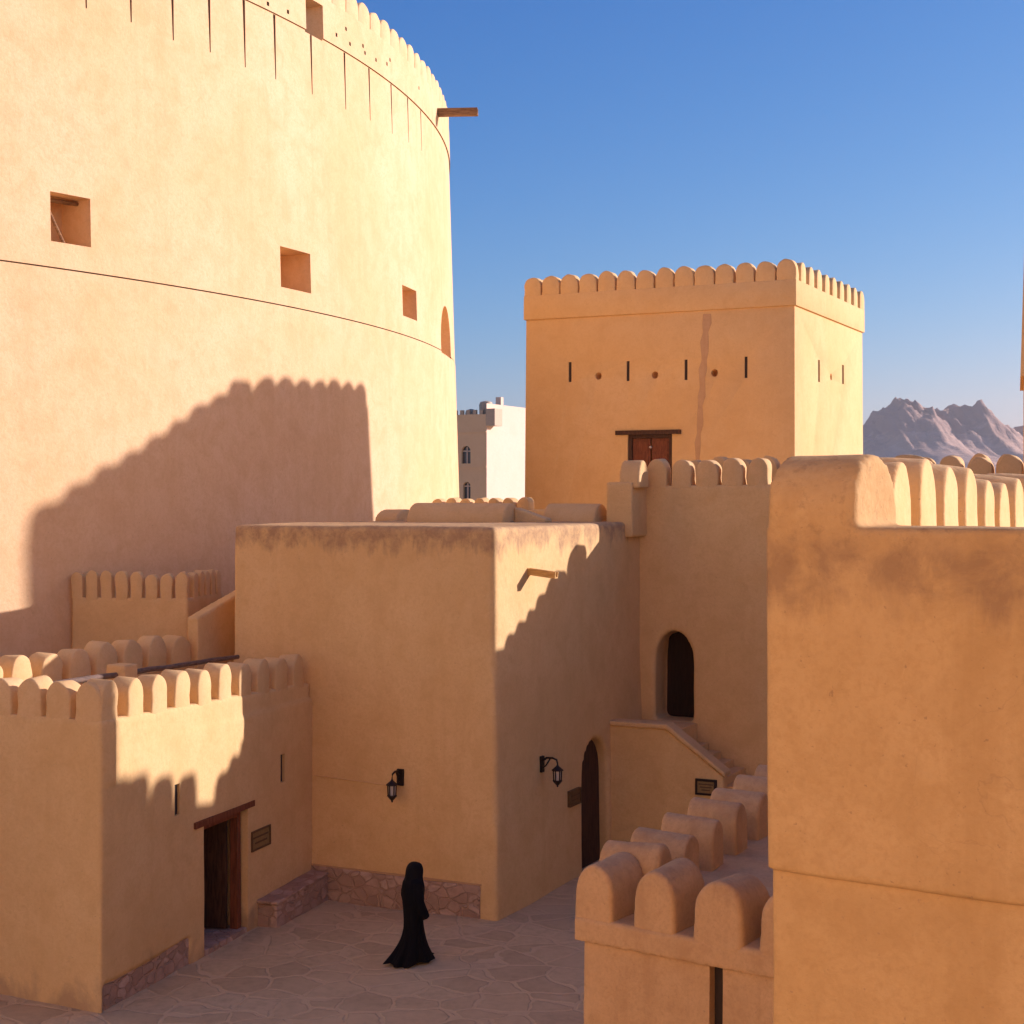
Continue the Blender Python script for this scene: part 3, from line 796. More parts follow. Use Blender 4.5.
part('door_knob', mesh_of(bm, 'door_knob', M['lamp_glass']), keep)
# the repaired rain channel scar down the front
bm = bmesh.new(); nn = 16; L0, R0 = [], []
for i in range(nn + 1):
    f = i / nn; px = 707 - 10 * f + math.sin(i * 1.7) * .6; py = 314 + 147 * f; s, z = KF.sz(px, py); w = (.17 - .07 * f) * (1 + .3 * math.sin(i * 2.3))
    L0.append(KF.pt(s - w, z, .012)); R0.append(KF.pt(s + w, z, .012))
bm_extrude(bm, L0 + R0[::-1], U * .05)
part('plaster_scar', mesh_of(bm, 'plaster_scar', M['scar']), keep)

# low crenellated wall behind the roof
lw = at(428, 500, 44.0); lw2 = at(548, 500, 42.0); lw.z = lw2.z = 0
low = thing('low_wall', 'low sunlit wall with small merlons seen over the roof in front of the keep', 'wall', lw)
ld = flat(lw2 - lw).normalized(); ln_ = Vector((-ld.y, ld.x, 0))
bm = bmesh.new(); bm_box(bm, lw - UP * .2, ld * flat(lw2 - lw).length, ln_ * .35, UP * (7.16 + .2))
part('wall', plaster_mesh(bm, 'wall', M['wall'], .06, None, 3, 35), low)
ms = merlon_set(.38, .33, .33, M['merlon'], .0, .02, 3, seed=81)
place_merlons(low, ms, [lw + ld * (.3 + i * .47) + ln_ * .17 + UP * 7.15 for i in range(7)], math.atan2(ld.y, ld.x))

# ------------------------------------------------------------------ the corner tower outside the frame on the right: its shadow lies on the round tower
tcx = at(1020.5, 400, 40.2); tcx.z = 0
TTZ = 16.7
ct = thing('corner_tower', 'tall shaded square tower with an overhanging top at the right-hand edge of the view', 'tower', tcx)
tL, tDp = 7.25, 5.9
T1 = Vector((math.cos(math.radians(-27)), math.sin(math.radians(-27)), 0)); T2 = Vector((math.cos(math.radians(72)), math.sin(math.radians(72)), 0))
def cq(z, ins=0.0):
    a = tcx + T1 * ins + T2 * ins * .5
    return [p + UP * z for p in (a, a + T1 * (tL - ins), a + T1 * (tL - ins) + T2 * (tDp - ins), a + T2 * (tDp - ins))]
cz = H + (HY - 376) / F * 40.2
bm = bmesh.new(); bm_prism(bm, cq(-.3, .1), cq(cz + .05, .1)); part('wall', mesh_of(bm, 'wall', M['keep'], 30), ct)
bm = bmesh.new(); bm_prism(bm, cq(cz), cq(TTZ - .60, .16)); part('parapet', mesh_of(bm, 'parapet', M['keep'], 30), ct)
ms = merlon_set(.70, .60, .42, M['keep'], -.1, .04, 3, seed=91)
a = cq(TTZ - .60, .16)
r1, r2 = math.radians(-27), math.radians(72)
place_merlons(ct, ms, row(a[0] + T1 * .36 + T2 * .22, a[1] - T1 * .36 + T2 * .22, 9), r1, .012)
place_merlons(ct, ms, row(a[0] + T2 * 1.0 + T1 * .22, a[3] - T2 * .36 + T1 * .22, 7), r2, .012)
place_merlons(ct, ms, row(a[1] + T2 * 1.05 - T1 * .22, a[2] - T2 * .36 - T1 * .22, 6), r2, .012)
place_merlons(ct, ms, row(a[3] + T1 * 1.0 - T2 * .22, a[2] - T1 * 1.0 - T2 * .22, 7), r1, .012)

# ------------------------------------------------------------------ near wall on the right, with the row of merlons behind it
FP = at(766.5, 560, 5.8); FP.z = 0
A_F = math.atan((512 + 1850) / F); FN = Vector((math.cos(math.pi / 2 - A_F), -math.sin(math.pi / 2 - A_F), 0))
FN = Vector((math.sin(A_F), -math.cos(A_F), 0))
ledge = H - (871 - HY) / F * 5.8
FU = U
FW = Wall(FP, FN, Vector((FN.y, -FN.x, 0)) * (1 if FN.x > 0 else -1), 0)
fn = Vector((FN.y, -FN.x, 0))
if fn.y > 0: fn = -fn
near = thing('bastion_wall', 'weathered ochre bastion wall close by with a stained top and a plain ledge', 'wall', FP)
WZ = H - (529 - HY) / F * 5.6
bm = bmesh.new()
bm_box(bm, FP + UP * ledge, FN * 2.6, -fn * .42, UP * (WZ - ledge))
bm_box(bm, FP - FN * .0 + fn * -.0 + UP * (ledge), FN * .32, -fn * 1.2, UP * (WZ - ledge - .1))
bm2 = bm
mtop = 7.655
mp = []
for i in range(17):
    a_ = PI * i / 16; mp.append((.222 - .222 * math.cos(a_), 7.43 + (mtop - 7.43) * math.sin(a_) ** .9))
mp = [(0, 7.1)] + mp + [(.444, 7.1)]
bm_extrude(bm2, [FP + FN * .006 - fn * a_ + UP * z_ for a_, z_ in mp], FN * .335)
me = plaster_mesh(bm2, 'parapet', M['near'], .016, None, 5, 44, .5)
part('parapet', me, near)
bm = bmesh.new()
bm_box(bm, FP - fn * .022 + FN * .01 - UP * .3, FN * 2.6, -fn * .9, UP * (ledge + .3 + .12))
part('wall', plaster_mesh(bm, 'wall', plaster('lower_bastion_plaster', (.545, .345, .14), (.45, .272, .104), (.60, .395, .175), streak=.75, scale=1.5, crack=.15), .035, None, 2, 45, .5), near)
# long side of the bastion carrying the row of merlons
bm = bmesh.new()
bm_box(bm, FP - fn * .9 + FN * .012 - UP * .3, FN * 3.2, U * 16.5, UP * (6.2 + .3))
part('walkway', mesh_of(bm, 'walkway', M['wall'], 30), near)
bm = bmesh.new()
bm_box(bm, FP - fn * .9 + UP * 6.1, N * .31, U * 16.4, UP * (7.22 - 6.1))
part('side_wall', plaster_mesh(bm, 'side_wall', M['wall'], .05, None, 3, 46, .6), near)
RX = [857.9, 892.5, 918.9, 943.8, 966, 984, 1001, 1014]
ms = merlon_set(.40, .46, .31, M['merlon'], .15, .012, 3, .014, seed=101)
NRW = Wall(FP + N * .31, U, N, 0)
a0 = NRW.at_x(903.5, 7.4); pitch = (NRW.at_x(1007.5, 7.4) - a0) / 5
pts = [FP + N * .155 + U * (a0 + i * pitch) + UP * (mtop - .46 - .004 * i) for i in range(int(15 / pitch))]
place_merlons(near, ms, pts, math.atan2(U.y, U.x), .012)

# ------------------------------------------------------------------ lower bastion with barrel merlons
KP = at(575, 940, 13.5); bandz = KP.z; KP.z = 0
A_K = math.atan((512 + 1675) / F); KN = Vector((math.sin(A_K), -math.cos(A_K), 0)); kn = Vector((KN.y, -KN.x, 0))
if kn.y > 0: kn = -kn
kcz = H - (921 - HY) / F * 13.35
lowb = thing('lower_bastion', 'lower bastion with fat barrel-shaped merlons round its terrace and a narrow slit', 'wall', KP)
KW_ = Wall(KP, KN, kn, 0)
bm = bmesh.new()
bm_box(bm, KP + kn * -.04 + KN * .06 - UP * .3, KN * 4.4, U * 6.5, UP * (bandz + .3 + .05))
cut = bmesh.new()
KWc = Wall(KP - kn * .04, KN, kn, 0)
lq = cut_px(cut, KWc, 709, 962, 722.5, 1100, .7)
part('wall', plaster_mesh(bm, 'wall', M['lower'], .035, None, 3, 51, .9, cut), lowb)
slit_shade_back(KWc, lq, .10, lowb)
bm = bmesh.new()
bm_box(bm, KP + UP * bandz, KN * 4.5, U * 6.5, UP * (kcz - bandz))
part('parapet', plaster_mesh(bm, 'parapet', M['lower'], .025, None, 1, 52, .5), lowb)
ms = merlon_set(.42, .50, .56, M['lower'], .1, .015, 6, .02, seed=111)
s0 = KW_.at_x(596, kcz + .2); s1 = KW_.at_x(721, kcz + .2)
pk = (s1 - s0) / 2
place_merlons(lowb, ms, [KP + KN * (s0 + i * pk) + U * .30 + UP * kcz for i in range(6)], KW_.rot(), .006)
KS = Wall(KP + KN * .02, U, N, 0)
a1 = KS.at_x(610, kcz + .5); a2 = KS.at_x(739, kcz + .5); pu = (a2 - a1) / 5
place_merlons(lowb, ms, [KP + KN * .29 + U * (a1 + i * pu) + UP * (kcz + .005) for i in range(8)], math.atan2(U.y, U.x), .012)

# ------------------------------------------------------------------ wall lanterns
def lantern(name, label, wall, px, py, reach, grp):
    s, z = wall.sz(px, py); b = wall.pt(s, z); n = wall.n0; d = wall.d
    o = thing(name, label, 'lantern', b, grp)
    bm = bmesh.new(); bm_cbox(bm, b + n * .02, .13, .05, .30, d, n); part('wall_plate', mesh_of(bm, 'wall_plate', M['iron']), o)
    hook = b + n * reach + UP * .03
    bm = bmesh.new()
    bm_tube(bm, [b + n * .03 + UP * .06, b + n * reach * .35 + UP * .125, b + n * reach * .7 + UP * .13, b + n * reach * .95 + UP * .10, hook], [.024, .022, .02, .018, .014], 8)
    bm_tube(bm, [b + n * .03 - UP * .08, b + n * reach * .3 - UP * .02, b + n * reach * .55 + UP * .11], .014, 8)
    part('bracket', mesh_of(bm, 'bracket', M['iron'], 50), o)
    c = hook
    bm = bmesh.new(); bm_lathe(bm, c, [(r_ * .86, z_ * .86) for r_, z_ in [(.012, .0), (.02, -.03), (.03, -.05), (.125, -.13), (.13, -.15), (.10, -.155)]], 6); part('cap', mesh_of(bm, 'cap', M['iron'], 30), o)
    bm = bmesh.new(); bm_lathe(bm, c, [(r_ * .86, z_ * .86) for r_, z_ in [(.075, -.155), (.068, -.36)]], 6); part('glass', mesh_of(bm, 'glass', M['lamp_glass'], 30), o)
    bm = bmesh.new()
    for k in range(6):
        a = k * PI / 3; e = Vector((math.cos(a), math.sin(a), 0))
        bm_tube(bm, [c + e * .079 - UP * .129, c + e * .0705 - UP * .314], .012, 6)
    part('cage', mesh_of(bm, 'cage', M['iron'], 40), o)
    bm = bmesh.new(); bm_lathe(bm, c, [(r_ * .86, z_ * .86) for r_, z_ in [(.10, -.355), (.105, -.375), (.06, -.43), (.02, -.47), (.022, -.49), (.006, -.51)]], 6); part('finial', mesh_of(bm, 'finial', M['iron'], 30), o)
    return o
l1 = lantern('wall_lantern', 'dark iron lantern on the orange front face of the block, above the walking woman', MF, 401, 777, .32, 'iron wall lanterns in the courtyard')
lantern('wall_lantern', 'dark iron lantern on the shaded side face of the block, next to the arched passage', MR, 541, 764, .34, 'iron wall lanterns in the courtyard')

bm = bmesh.new()
bm_tube(bm, [MF.pt(*MF.sz(x_, y_), .008) for x_, y_ in ((396, 787), (380, 784), (350, 780), (325, 776.5), (312, 775))], .014, 6)
part('cable', mesh_of(bm, 'cable', M['merlon'], 60), l1)
# ------------------------------------------------------------------ plaques
def plaque(label, wall, x0, y0, x1, y1, mats, frame=.022, marks=3):
    xm, ym = (x0 + x1) / 2, (y0 + y1) / 2
    s0, s1 = sorted((wall.sz(x0, ym)[0], wall.sz(x1, ym)[0])); z1 = wall.sz(xm, y0)[1]; z0 = wall.sz(xm, y1)[1]
    o = thing('plaque', label, 'sign', wall.pt((s0 + s1) / 2, (z0 + z1) / 2), 'small plaques on the courtyard walls')
    bm = bmesh.new(); bm_extrude(bm, [wall.pt(s, z, .045) for s, z in rect(s0 + frame, s1 - frame, z0 + frame, z1 - frame)], -wall.n0 * .05)
    part('panel', mesh_of(bm, 'panel', mats[1]), o)
    bm = bmesh.new()
    for r in (rect(s0, s1, z1 - frame, z1), rect(s0, s1, z0, z0 + frame), rect(s0, s0 + frame, z0 + frame, z1 - frame), rect(s1 - frame, s1, z0 + frame, z1 - frame)):
        bm_extrude(bm, [wall.pt(s, z, .062) for s, z in r], -wall.n0 * .08)
    part('frame', mesh_of(bm, 'frame', mats[0]), o)
    if marks:
        bm = bmesh.new(); hgt = (z1 - z0 - 2 * frame)
        for k in range(marks):
            zz = z1 - frame - hgt * (k + 1) / (marks + 1); f = (.86, .70, .5, .6)[k % 4] * (s1 - s0 - 2 * frame) / 2
            c = (s0 + s1) / 2
            bm_extrude(bm, [wall.pt(s, z, .050) for s, z in rect(c - f, c + f, zz - hgt * .05, zz + hgt * .05)], -wall.n0 * .03)
        part('inscription', mesh_of(bm, 'inscription', M['plaque_mark']), o)
plaque('small brown plaque on the house wall to the right of the wooden door', HR, 249, 828, 268, 848, (M['plaque'], M['plaque_face']), .03, 2)
plaque('small dark brown plaque between the lantern and the arched passage', MR, 567.5, 789, 578.5, 805, (M['plaque'], M['plaque']), .025, 2)
plaque('framed yellowish plaque on the sloping parapet of the staircase', SW, 696, 779, 717, 795, (M['iron'], M['plaque_face']), .045, 3)

# ------------------------------------------------------------------ the walking woman
pf = ground(413, 963); pf.z = 0
person = thing('person', 'woman in a long black abaya and headscarf walking across the flagstones', 'person', pf)
hdg = Vector((math.cos(math.radians(28)), math.sin(math.radians(28)), 0)); sdv = Vector((-hdg.y, hdg.x, 0))
PX = 24.9 / F                           # metres per picture pixel at her distance
def rel(fx, sd, z): return pf + hdg * fx + sdv * sd + UP * z
# body: one skinned figure
sk = bmesh.new(); lay = sk.verts.layers.skin.verify()
joints = {'pel': ((-.02, 0, .90), .13), 'spi': ((0, 0, 1.08), .10), 'che': ((-.005, 0, 1.25), .10), 'nec': ((.03, 0, 1.38), .052), 'jaw': ((.055, 0, 1.455), .07), 'hea': ((.055, 0, 1.54), .088), 'top': ((.05, 0, 1.585), .055),
          'hl': ((-.01, .09, .86), .085), 'kl': ((.07, .06, .47), .055), 'al': ((.13, .06, .08), .038), 'tl': ((.26, .06, .04), .03),
          'hr': ((-.01, -.09, .86), .085), 'kr': ((-.04, -.06, .48), .055), 'ar': ((-.15, -.06, .12), .038), 'tr': ((-.05, -.06, .035), .03),
          'sl': ((.01, .16, 1.31), .05), 'el': ((-.05, .20, 1.06), .042), 'wl': ((.06, .19, .84), .032), 'gl': ((.10, .185, .76), .03),
          'sr': ((.01, -.16, 1.31), .05), 'er': ((.0, -.20, 1.06), .042), 'wr': ((.09, -.185, .88), .032), 'gr': ((.12, -.18, .81), .03)}
edges = 'pel spi,spi che,che nec,nec jaw,jaw hea,hea top,pel hl,hl kl,kl al,al tl,pel hr,hr kr,kr ar,ar tr,che sl,sl el,el wl,wl gl,che sr,sr er,er wr,wr gr'
vv = {}
for k, (c, r) in joints.items():
    vv[k] = sk.verts.new(rel(*c)); vv[k][lay].radius = (r, r); vv[k][lay].use_root = (k == 'pel')
for e in edges.split(','):
    a, b = e.split(); sk.edges.new((vv[a], vv[b]))
for base, side in (('gl', 1), ('gr', -1)):      # four fingers and a thumb on each hand
    c, r = joints[base]
    for q in range(5):
        o_ = (q - 1.5) * .017 if q < 4 else .03
        p1 = sk.verts.new(rel(c[0] + .02 + (0 if q < 4 else .015), c[1] + side * o_ * .4, c[2] - .035 + abs(q - 1.5) * .004))
        p2 = sk.verts.new(rel(c[0] + .03 + o_ * .6, c[1] + side * o_ * .4, c[2] - .075 - (.012 if q in (1, 2) else 0)))
        for p in (p1, p2): p[lay].radius = (.008, .008)
        sk.edges.new((vv[base], p1)); sk.edges.new((p1, p2))
ms_ = bpy.data.meshes.new('body'); sk.to_mesh(ms_); sk.free()
body = evaluated(ms_, [('SKIN', {}), ('SUBSURF', dict(levels=2, render_levels=2))]); finish(body, M['skin'], 80); body.name = 'body'
part('body', body, person)
# face details on the head: eyes, nose, mouth folded into the body would be covered by the veil; shape the nose as part of the face
# abaya: rings whose fore and aft extents follow the silhouette
prof = [  # z, back, front, half width
    (1.43, -.055, .085, .075), (1.385, -.10, .11, .12), (1.33, -.155, .135, .19), (1.25, -.17, .155, .225), (1.12, -.165, .165, .24), (1.0, -.16, .17, .235),
    (.88, -.15, .15, .21), (.72, -.14, .15, .19), (.58, -.14, .165, .185), (.46, -.165, .185, .19), (.34, -.215, .215, .20), (.22, -.29, .265, .225), (.10, -.385, .33, .25), (.03, -.45, .36, .26)]
bm = bmesh.new(); rings = []; n = 72
for i, (z, bk, frt, hw) in enumerate(prof):
    ring = []
    f = max(0, (1.0 - z))
    for k in range(n):
        a = 2 * PI * k / n; ca, sa_ = math.cos(a), math.sin(a)
        x = (frt if ca > 0 else -bk) * ca; y = hw * sa_
        fold = 1 + f * (.10 * math.sin(a * 9 + z * 2.2) + .06 * math.sin(a * 15 + 1.3 + z * 3.0) + .05 * math.sin(a * 5 - z * 4))
        # the cloth is drawn in between the two legs of the stride
        pinch = 1 - .16 * f * math.exp(-((ca - .15) / .35) ** 2)
        zz = z
        if i == len(prof) - 1: zz = .03 + .025 * math.sin(a * 4 + 1) + (.05 if ca > .6 else 0)
        ring.append(bm.verts.new(rel(x * fold, y * fold * pinch, zz)))
    rings.append(ring)
for a, b in zip(rings, rings[1:]):
    for k in range(n): bm.faces.new((a[k], a[(k + 1) % n], b[(k + 1) % n], b[k]))
fix(bm)
me = bpy.data.meshes.new('abaya'); bm.to_mesh(me); bm.free()
me = evaluated(me, [('SOLIDIFY', dict(thickness=.012)), ('SUBSURF', dict(levels=1, render_levels=1))]); finish(me, M['cloth'], 80)
part('abaya', me, person)
for sgn, e1_, w1 in ((1, (.06, .19, .86), (-.05, .215, 1.07)), (-1, (.08, -.185, .90), (-.01, -.215, 1.07))):     # sleeves
    bm = bmesh.new(); pts = [rel(.01, sgn * .165, 1.32), rel(*w1), rel(e1_[0] + .04, e1_[1], e1_[2] - .14)]
    pts = [pts[0], pts[0].lerp(pts[1], .5), pts[1], pts[1].lerp(pts[2], .5), pts[2]]
    bm_tube(bm, pts, [.085, .085, .082, .085, .09], 18, False); me = bpy.data.meshes.new('sleeve'); fix(bm); bm.to_mesh(me); bm.free()
    me = evaluated(me, [('SOLIDIFY', dict(thickness=.01)), ('SUBSURF', dict(levels=1, render_levels=1))]); finish(me, M['cloth'], 80); part('sleeve', me, person)
# headscarf: hood round the head falling over shoulders and back, open at the face
prof = [(1.655, .02, -.04, .05), (1.64, .085, -.085, .085), (1.60, .125, -.125, .115), (1.54, .145, -.15, .125), (1.47, .14, -.16, .125), (1.41, .125, -.165, .125), (1.35, .13, -.175, .17), (1.26, .15, -.19, .215), (1.16, .14, -.195, .225), (1.10, .12, -.19, .22)]
bm = bmesh.new(); rings = []; n = 48
for i, (z, frt, bk, hw) in enumerate(prof):
    ring = []
    for k in range(n):
        a = 2 * PI * k / n; ca, sa_ = math.cos(a), math.sin(a)
        fold = 1 + (.03 * math.sin(a * 8 + z * 9) + .02 * math.sin(a * 13 + z * 5)) * (1 if i > 3 else .3)
        x = (frt if ca > 0 else -bk) * ca + .03; ring.append(bm.verts.new(rel(x * fold, hw * sa_ * fold, z - .03 - (.04 * ca if i >= 8 else 0))))
    rings.append(ring)
bm.faces.new(rings[0])
for i, (a, b) in enumerate(zip(rings, rings[1:])):
    for k in range(n):
        am_ = 2 * PI * (k + .5) / n; am_ = am_ if am_ < PI else am_ - 2 * PI
        if 2 <= i <= 3 and abs(am_) < .36: continue            # opening for the face
        bm.faces.new((a[k], a[(k + 1) % n], b[(k + 1) % n], b[k]))
fix(bm); me = bpy.data.meshes.new('headscarf'); bm.to_mesh(me); bm.free()
me = evaluated(me, [('SOLIDIFY', dict(thickness=.01)), ('SUBSURF', dict(levels=1, render_levels=1))]); finish(me, M['veil'], 80)
part('headscarf', me, person)
for q, (fx, sd) in enumerate(((.24, .06), (-.20, -.06))):
    bm = bmesh.new(); bm_tube(bm, [rel(fx - .12, sd, .035), rel(fx - .06, sd, .045), rel(fx + .05, sd, .04), rel(fx + .13, sd, .03)], [.03, .042, .045, .022], 10)
    part('shoe', mesh_of(bm, 'shoe', M['cloth'], 60), person)

# ------------------------------------------------------------------ pale town building far behind
fc = at(486, 450, 130.0); fc.z = 0
FF = Wall(fc, V, -U, 0); FR = Wall(fc, U, N, 0)
fz = H + (HY - 414) / F * 130
fL, fD = 9.0, 30.0
town = thing('town_building', 'distant pale multi-storey town building with arched windows and rooftop water tanks', 'building', fc)
bm = bmesh.new(); bm_box(bm, fc - UP * .2, V * fL, U * fD, UP * (fz + .2)); cut = bmesh.new()
wn = []
for x0, y0, x1, y1 in ((461.5, 446, 470.5, 463.5), (463, 482, 470.5, 500)):
    s0, s1 = sorted((FF.sz(x0, y0)[0], FF.sz(x1, y0)[0])); z1 = FF.sz(466, y0)[1]; z0 = FF.sz(466, y1)[1]
    cut_poly(cut, FF, arch_pts(s0, s1, z0, z1, z1 - (s1 - s0) * .5), .35); wn.append((s0, s1, z0, z1))
fix(bm); fix(cut); m1 = bpy.data.meshes.new('f'); bm.to_mesh(m1); bm.free(); m2 = bpy.data.meshes.new('fc'); cut.to_mesh(m2); cut.free()
fm = evaluated(m1, [], m2); finish(fm, M['pale'], 30); fm.name = 'wall'
part('wall', fm, town)
bm = bmesh.new(); bm_box(bm, fc + N * .05 + U * .02, V * .05, U * (fD - .04), UP * (fz + .9)); bm_box(bm, fc + N * .0 + U * 3 + V * .1, V * .5, U * .5, UP * (fz + 1.6)); part('side_wall', mesh_of(bm, 'side_wall', M['white'], 30), town)
for s0, s1, z0, z1 in wn:
    bm = bmesh.new(); bm_extrude(bm, [FF.pt(s, z, -.28) for s, z in arch_pts(s0, s1, z0, z1, z1 - (s1 - s0) * .5)], U * .05)
    w = part('window', mesh_of(bm, 'window', M['glass'], 30), town)
    bm = bmesh.new(); m_ = (s0 + s1) / 2
    for c_ in (m_,): bm_extrude(bm, [FF.pt(s, z, -.2) for s, z in rect(c_ - .05, c_ + .05, z0, z1 - .1)], U * .06)
    bm_extrude(bm, [FF.pt(s, z, -.2) for s, z in rect(s0, s1, z1 - (s1 - s0) * .55, z1 - (s1 - s0) * .55 + .09)], U * .06)
    mo = bpy.data.objects.new('mullion', mesh_of(bm, 'mullion', M['white'], 30)); COL.objects.link(mo)
    mo.data.transform(Matrix.Translation(-town.location)); mo.parent = w
for y in (432, 467):
    z = FF.sz(470, y)[1]; bm = bmesh.new(); bm_extrude(bm, [FF.pt(s, zz, .06) for s, zz in rect(-.02, fL, z - .06, z + .06)], U * .1); part('string_course', mesh_of(bm, 'string_course', M['pale'], 30), town)
zc_ = FF.sz(470, 420)[1]
for (x0, x1, y0, y1, dy) in ((459, 470, 408, 425, 0), (472, 485, 400, 424, .2), (486, 496, 409, 426, .6)):
    bm = bmesh.new(); s0, s1 = sorted((FF.sz(x0, 420)[0], FF.sz(x1, 420)[0])); z1 = FF.sz(475, y0)[1]; z0 = FF.sz(475, y1)[1]
    if x0 < 486: bm_lathe(bm, FF.pt((s0 + s1) / 2, 0, -1.2 - dy), [((s1 - s0) * .46, fz - .05), ((s1 - s0) * .48, z1 - .35), ((s1 - s0) * .40, z1 - .1), (.1, z1)], 20)
    else: bm_box(bm, FF.pt(-.85, z0, .05), V * .85, U * 1.4, UP * (z1 - z0))
    part('water_tank' if x0 < 486 else 'balcony', mesh_of(bm, 'water_tank', M['tank'], 40), town)
for k in range(5):
    bm = bmesh.new(); s = .5 + k * .62; bm_cbox(bm, FF.pt(s, fz + .18, -.2), .3, .25, .4, V, -U); part('roof_merlon', mesh_of(bm, 'roof_merlon', M['tank'], 30), town)

# ------------------------------------------------------------------ the rocky mountains on the horizon
RID = [(-4000, 470), (-1500, 455), (-300, 440), (200, 452), (500, 440), (700, 438), (790, 447), (830, 441), (863, 421), (878, 409), (890, 403.5), (900, 401), (908, 401.5), (915, 405), (925, 413), (938, 412), (950, 410), (958, 406), (966, 406), (974, 412), (984, 420), (994, 427), (1004, 431), (1015, 428), (1024, 433), (1060, 438), (1150, 425), (1400, 445), (2500, 430), (5000, 465)]
def ridge(px):
    for (a, ya), (b, yb) in zip(RID, RID[1:]):
        if a <= px <= b: return ya + (yb - ya) * (px - a) / (b - a)
    return 470
YR = 2300.0
bm = bmesh.new(); nx, ny = 520, 60; grid = []
xs = [-1500 + 1700 * i / 120 for i in range(120)] + [200 + 900 * i / 279 for i in range(280)] + [1100 + 2000 * (i + 1) / 120 for i in range(120)]
for j in range(ny + 1):
    f = j / ny; r_ = []
    for x in xs:
        px = CX + x / YR * F; hr = H + (HY - ridge(px)) / F * YR
        if f <= .75:
            g = f / .75; q_ = min(1, max(0, (g - .66) / .34)); env = .55 * min(1, g / .8) ** 1.15 + .45 * q_ * q_ * (3 - 2 * q_)
        else: env = 1 - (f - .75) / .25 * .8
        y = 1500 + f * 1066
        p = Vector((x * .0075, y * .005, 3.1))
        rg = noise.ridged_multi_fractal(p, .85, 2.1, 7, 1.0, 2.0) / 2.2 - .45
        rg2 = noise.fractal(Vector((x * .03, y * .02, 9)), 1.0, 2.0, 5)
        amp = hr * min(1, g if f <= .75 else 1)
        rg3 = noise.ridged_multi_fractal(Vector((x * .035, y * .02, 5)), .8, 2.2, 5, 1.0, 2.0) / 2.2 - .45
        crag = noise.fractal(Vector((x * .055, y * .012, 2)), .8, 2.1, 5)
        cf = max(0, 1 - abs(f - .70) / .22)
        z = hr * env + (rg * .10 * (1 - cf * .5) + rg2 * .02 + rg3 * .07 * cf + crag * .10 * cf + noise.fractal(Vector((x * .16, y * .03, 4)), .7, 2.0, 3) * .03 * cf) * amp
        r_.append(bm.verts.new((x, y, max(z, -1) if j not in (0, ny) else -1)))
    grid.append(r_)
for a, b in zip(grid, grid[1:]):
    for i in range(len(xs) - 1): bm.faces.new((a[i], a[i + 1], b[i + 1], b[i]))
m, nt, b = new_mat('bare_rock'); t = NT(nt); pos = t.n('ShaderNodeNewGeometry').outputs['Position']
c = t.mix(t.mapr(t.noise(pos, .012, 6, .65), .35, .65), (.62, .43, .31), (.52, .35, .25))
c = t.mix(t.mapr(t.noise(t.vscale(pos, 1, 1, 3), .03, 6, .7), .5, .7), c, (.64, .47, .36))
zz_ = t.n('ShaderNodeSeparateXYZ'); t.link(pos, zz_.inputs[0])
c = t.mix(t.mapr(t.math('ADD', zz_.outputs['Z'], t.mapr(t.noise(pos, .03, 5, .6), .3, .7, -35, 35)), 75, 95), c, (.43, .30, .23))
t.link(c, b.inputs['Base Color']); b.inputs['Roughness'].default_value = .95; b.inputs['Specular IOR Level'].default_value = .1
t.link(t.bump(t.noise(pos, .06, 7, .7), 1.0, 5.0), b.inputs['Normal'])
struct('hills', mesh_of(bm, 'hills', m, 70))

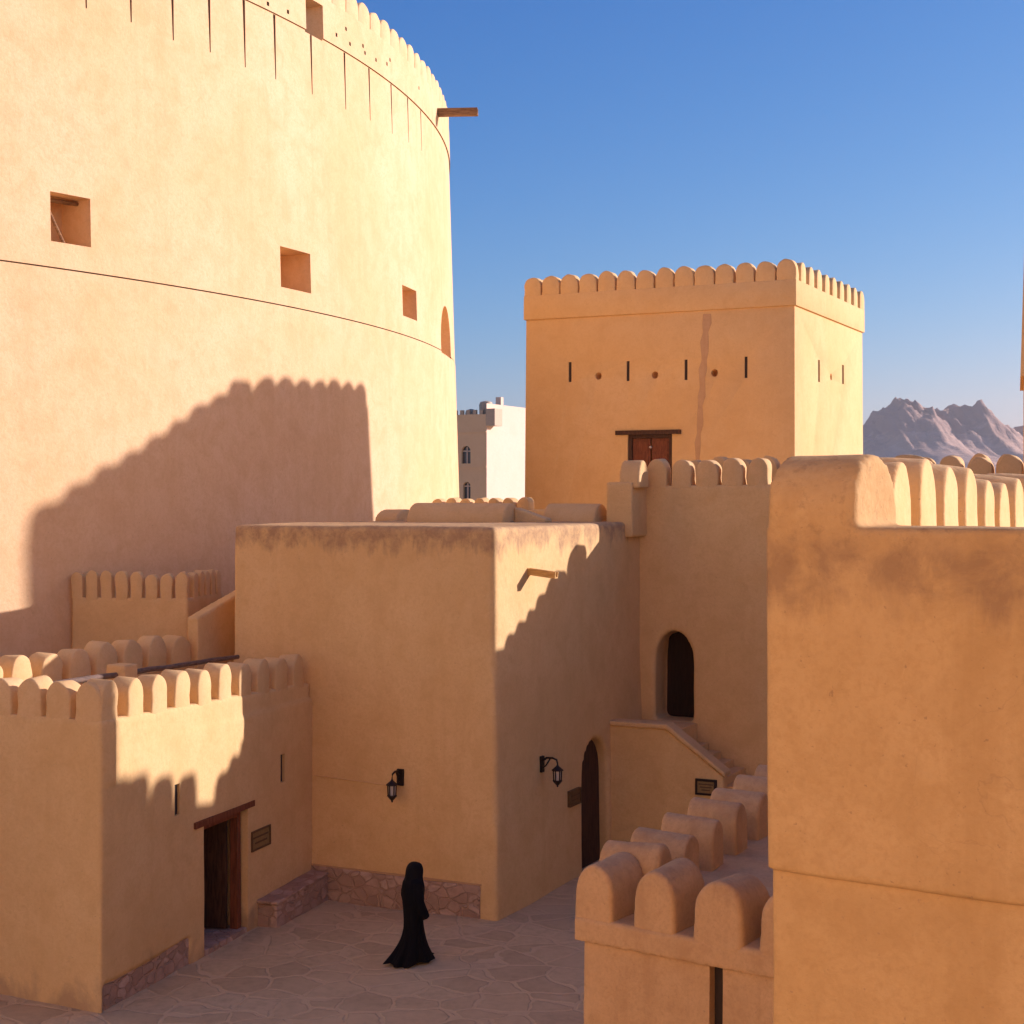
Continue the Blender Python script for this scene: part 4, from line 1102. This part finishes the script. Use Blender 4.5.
bm = bmesh.new(); bm_box(bm, Vector((-2500, -400, -2)), Vector((6000, 0, 0)), Vector((0, 3300, 0)), UP * 190)
hz = mesh_of(bm, 'haze', None, 0); m = bpy.data.materials.new('dusty_air'); m.use_nodes = True; nt = m.node_tree; nt.nodes.clear()
vo = nt.nodes.new('ShaderNodeVolumePrincipled'); vo.inputs['Color'].default_value = (1.0, .89, .76, 1); vo.inputs['Density'].default_value = .00012; vo.inputs['Anisotropy'].default_value = .35
mo_ = nt.nodes.new('ShaderNodeOutputMaterial'); nt.links.new(vo.outputs[0], mo_.inputs['Volume']); hz.materials.append(m)
struct('haze', hz, 'stuff')

# ------------------------------------------------------------------ light, sky, camera
w = bpy.data.worlds.new('World'); scene.world = w; w.use_nodes = True
nt = w.node_tree; nt.nodes.clear()
sky = nt.nodes.new('ShaderNodeTexSky'); sky.sky_type = 'NISHITA'; sky.sun_disc = False
sky.sun_elevation = EL; sky.sun_rotation = math.radians(90) - AZ
sky.altitude = 500; sky.air_density = 1.0; sky.dust_density = 1.2; sky.ozone_density = 2.0
bg = nt.nodes.new('ShaderNodeBackground'); bg.inputs['Strength'].default_value = .10
out = nt.nodes.new('ShaderNodeOutputWorld'); t = NT(nt); sep = nt.nodes.new('ShaderNodeSeparateColor'); nt.links.new(sky.outputs[0], sep.inputs[0])
cmb = nt.nodes.new('ShaderNodeCombineColor')
for i, (p_, k_, mx) in enumerate(((2.0, .165, 12.5), (1.25, .50, 17.0), (.8, 1.42, 12.0))):     # air clearer and bluer overhead, paler low down
    nt.links.new(t.math('MULTIPLY', t.math('POWER', t.math('MINIMUM', sep.outputs[i], mx), p_), k_), cmb.inputs[i])
nt.links.new(cmb.outputs[0], bg.inputs[0]); nt.links.new(bg.outputs[0], out.inputs[0])
sl = bpy.data.lights.new('sun', 'SUN'); sl.energy = 4.2; sl.angle = math.radians(.55); sl.color = (1, .875, .95)
so = bpy.data.objects.new('sun', sl); COL.objects.link(so)
so.rotation_euler = (-SUN).to_track_quat('-Z', 'Y').to_euler()
so.location = (30, 10, 40)
cd = bpy.data.cameras.new('camera'); co = bpy.data.objects.new('camera', cd); COL.objects.link(co)
co.location = CAM; co.rotation_euler = (PI / 2, 0, 0); cd.sensor_width = 36; cd.lens = F / 1024 * 36
cd.shift_y = (HY - 512) / 1024; cd.clip_end = 20000; cd.clip_start = .1
scene.camera = co
scene.view_settings.view_transform = 'Standard'; scene.view_settings.look = 'None'
scene.view_settings.exposure = 0.60; scene.view_settings.gamma = 1.0
scene.cycles.max_bounces = 10; scene.cycles.diffuse_bounces = 8
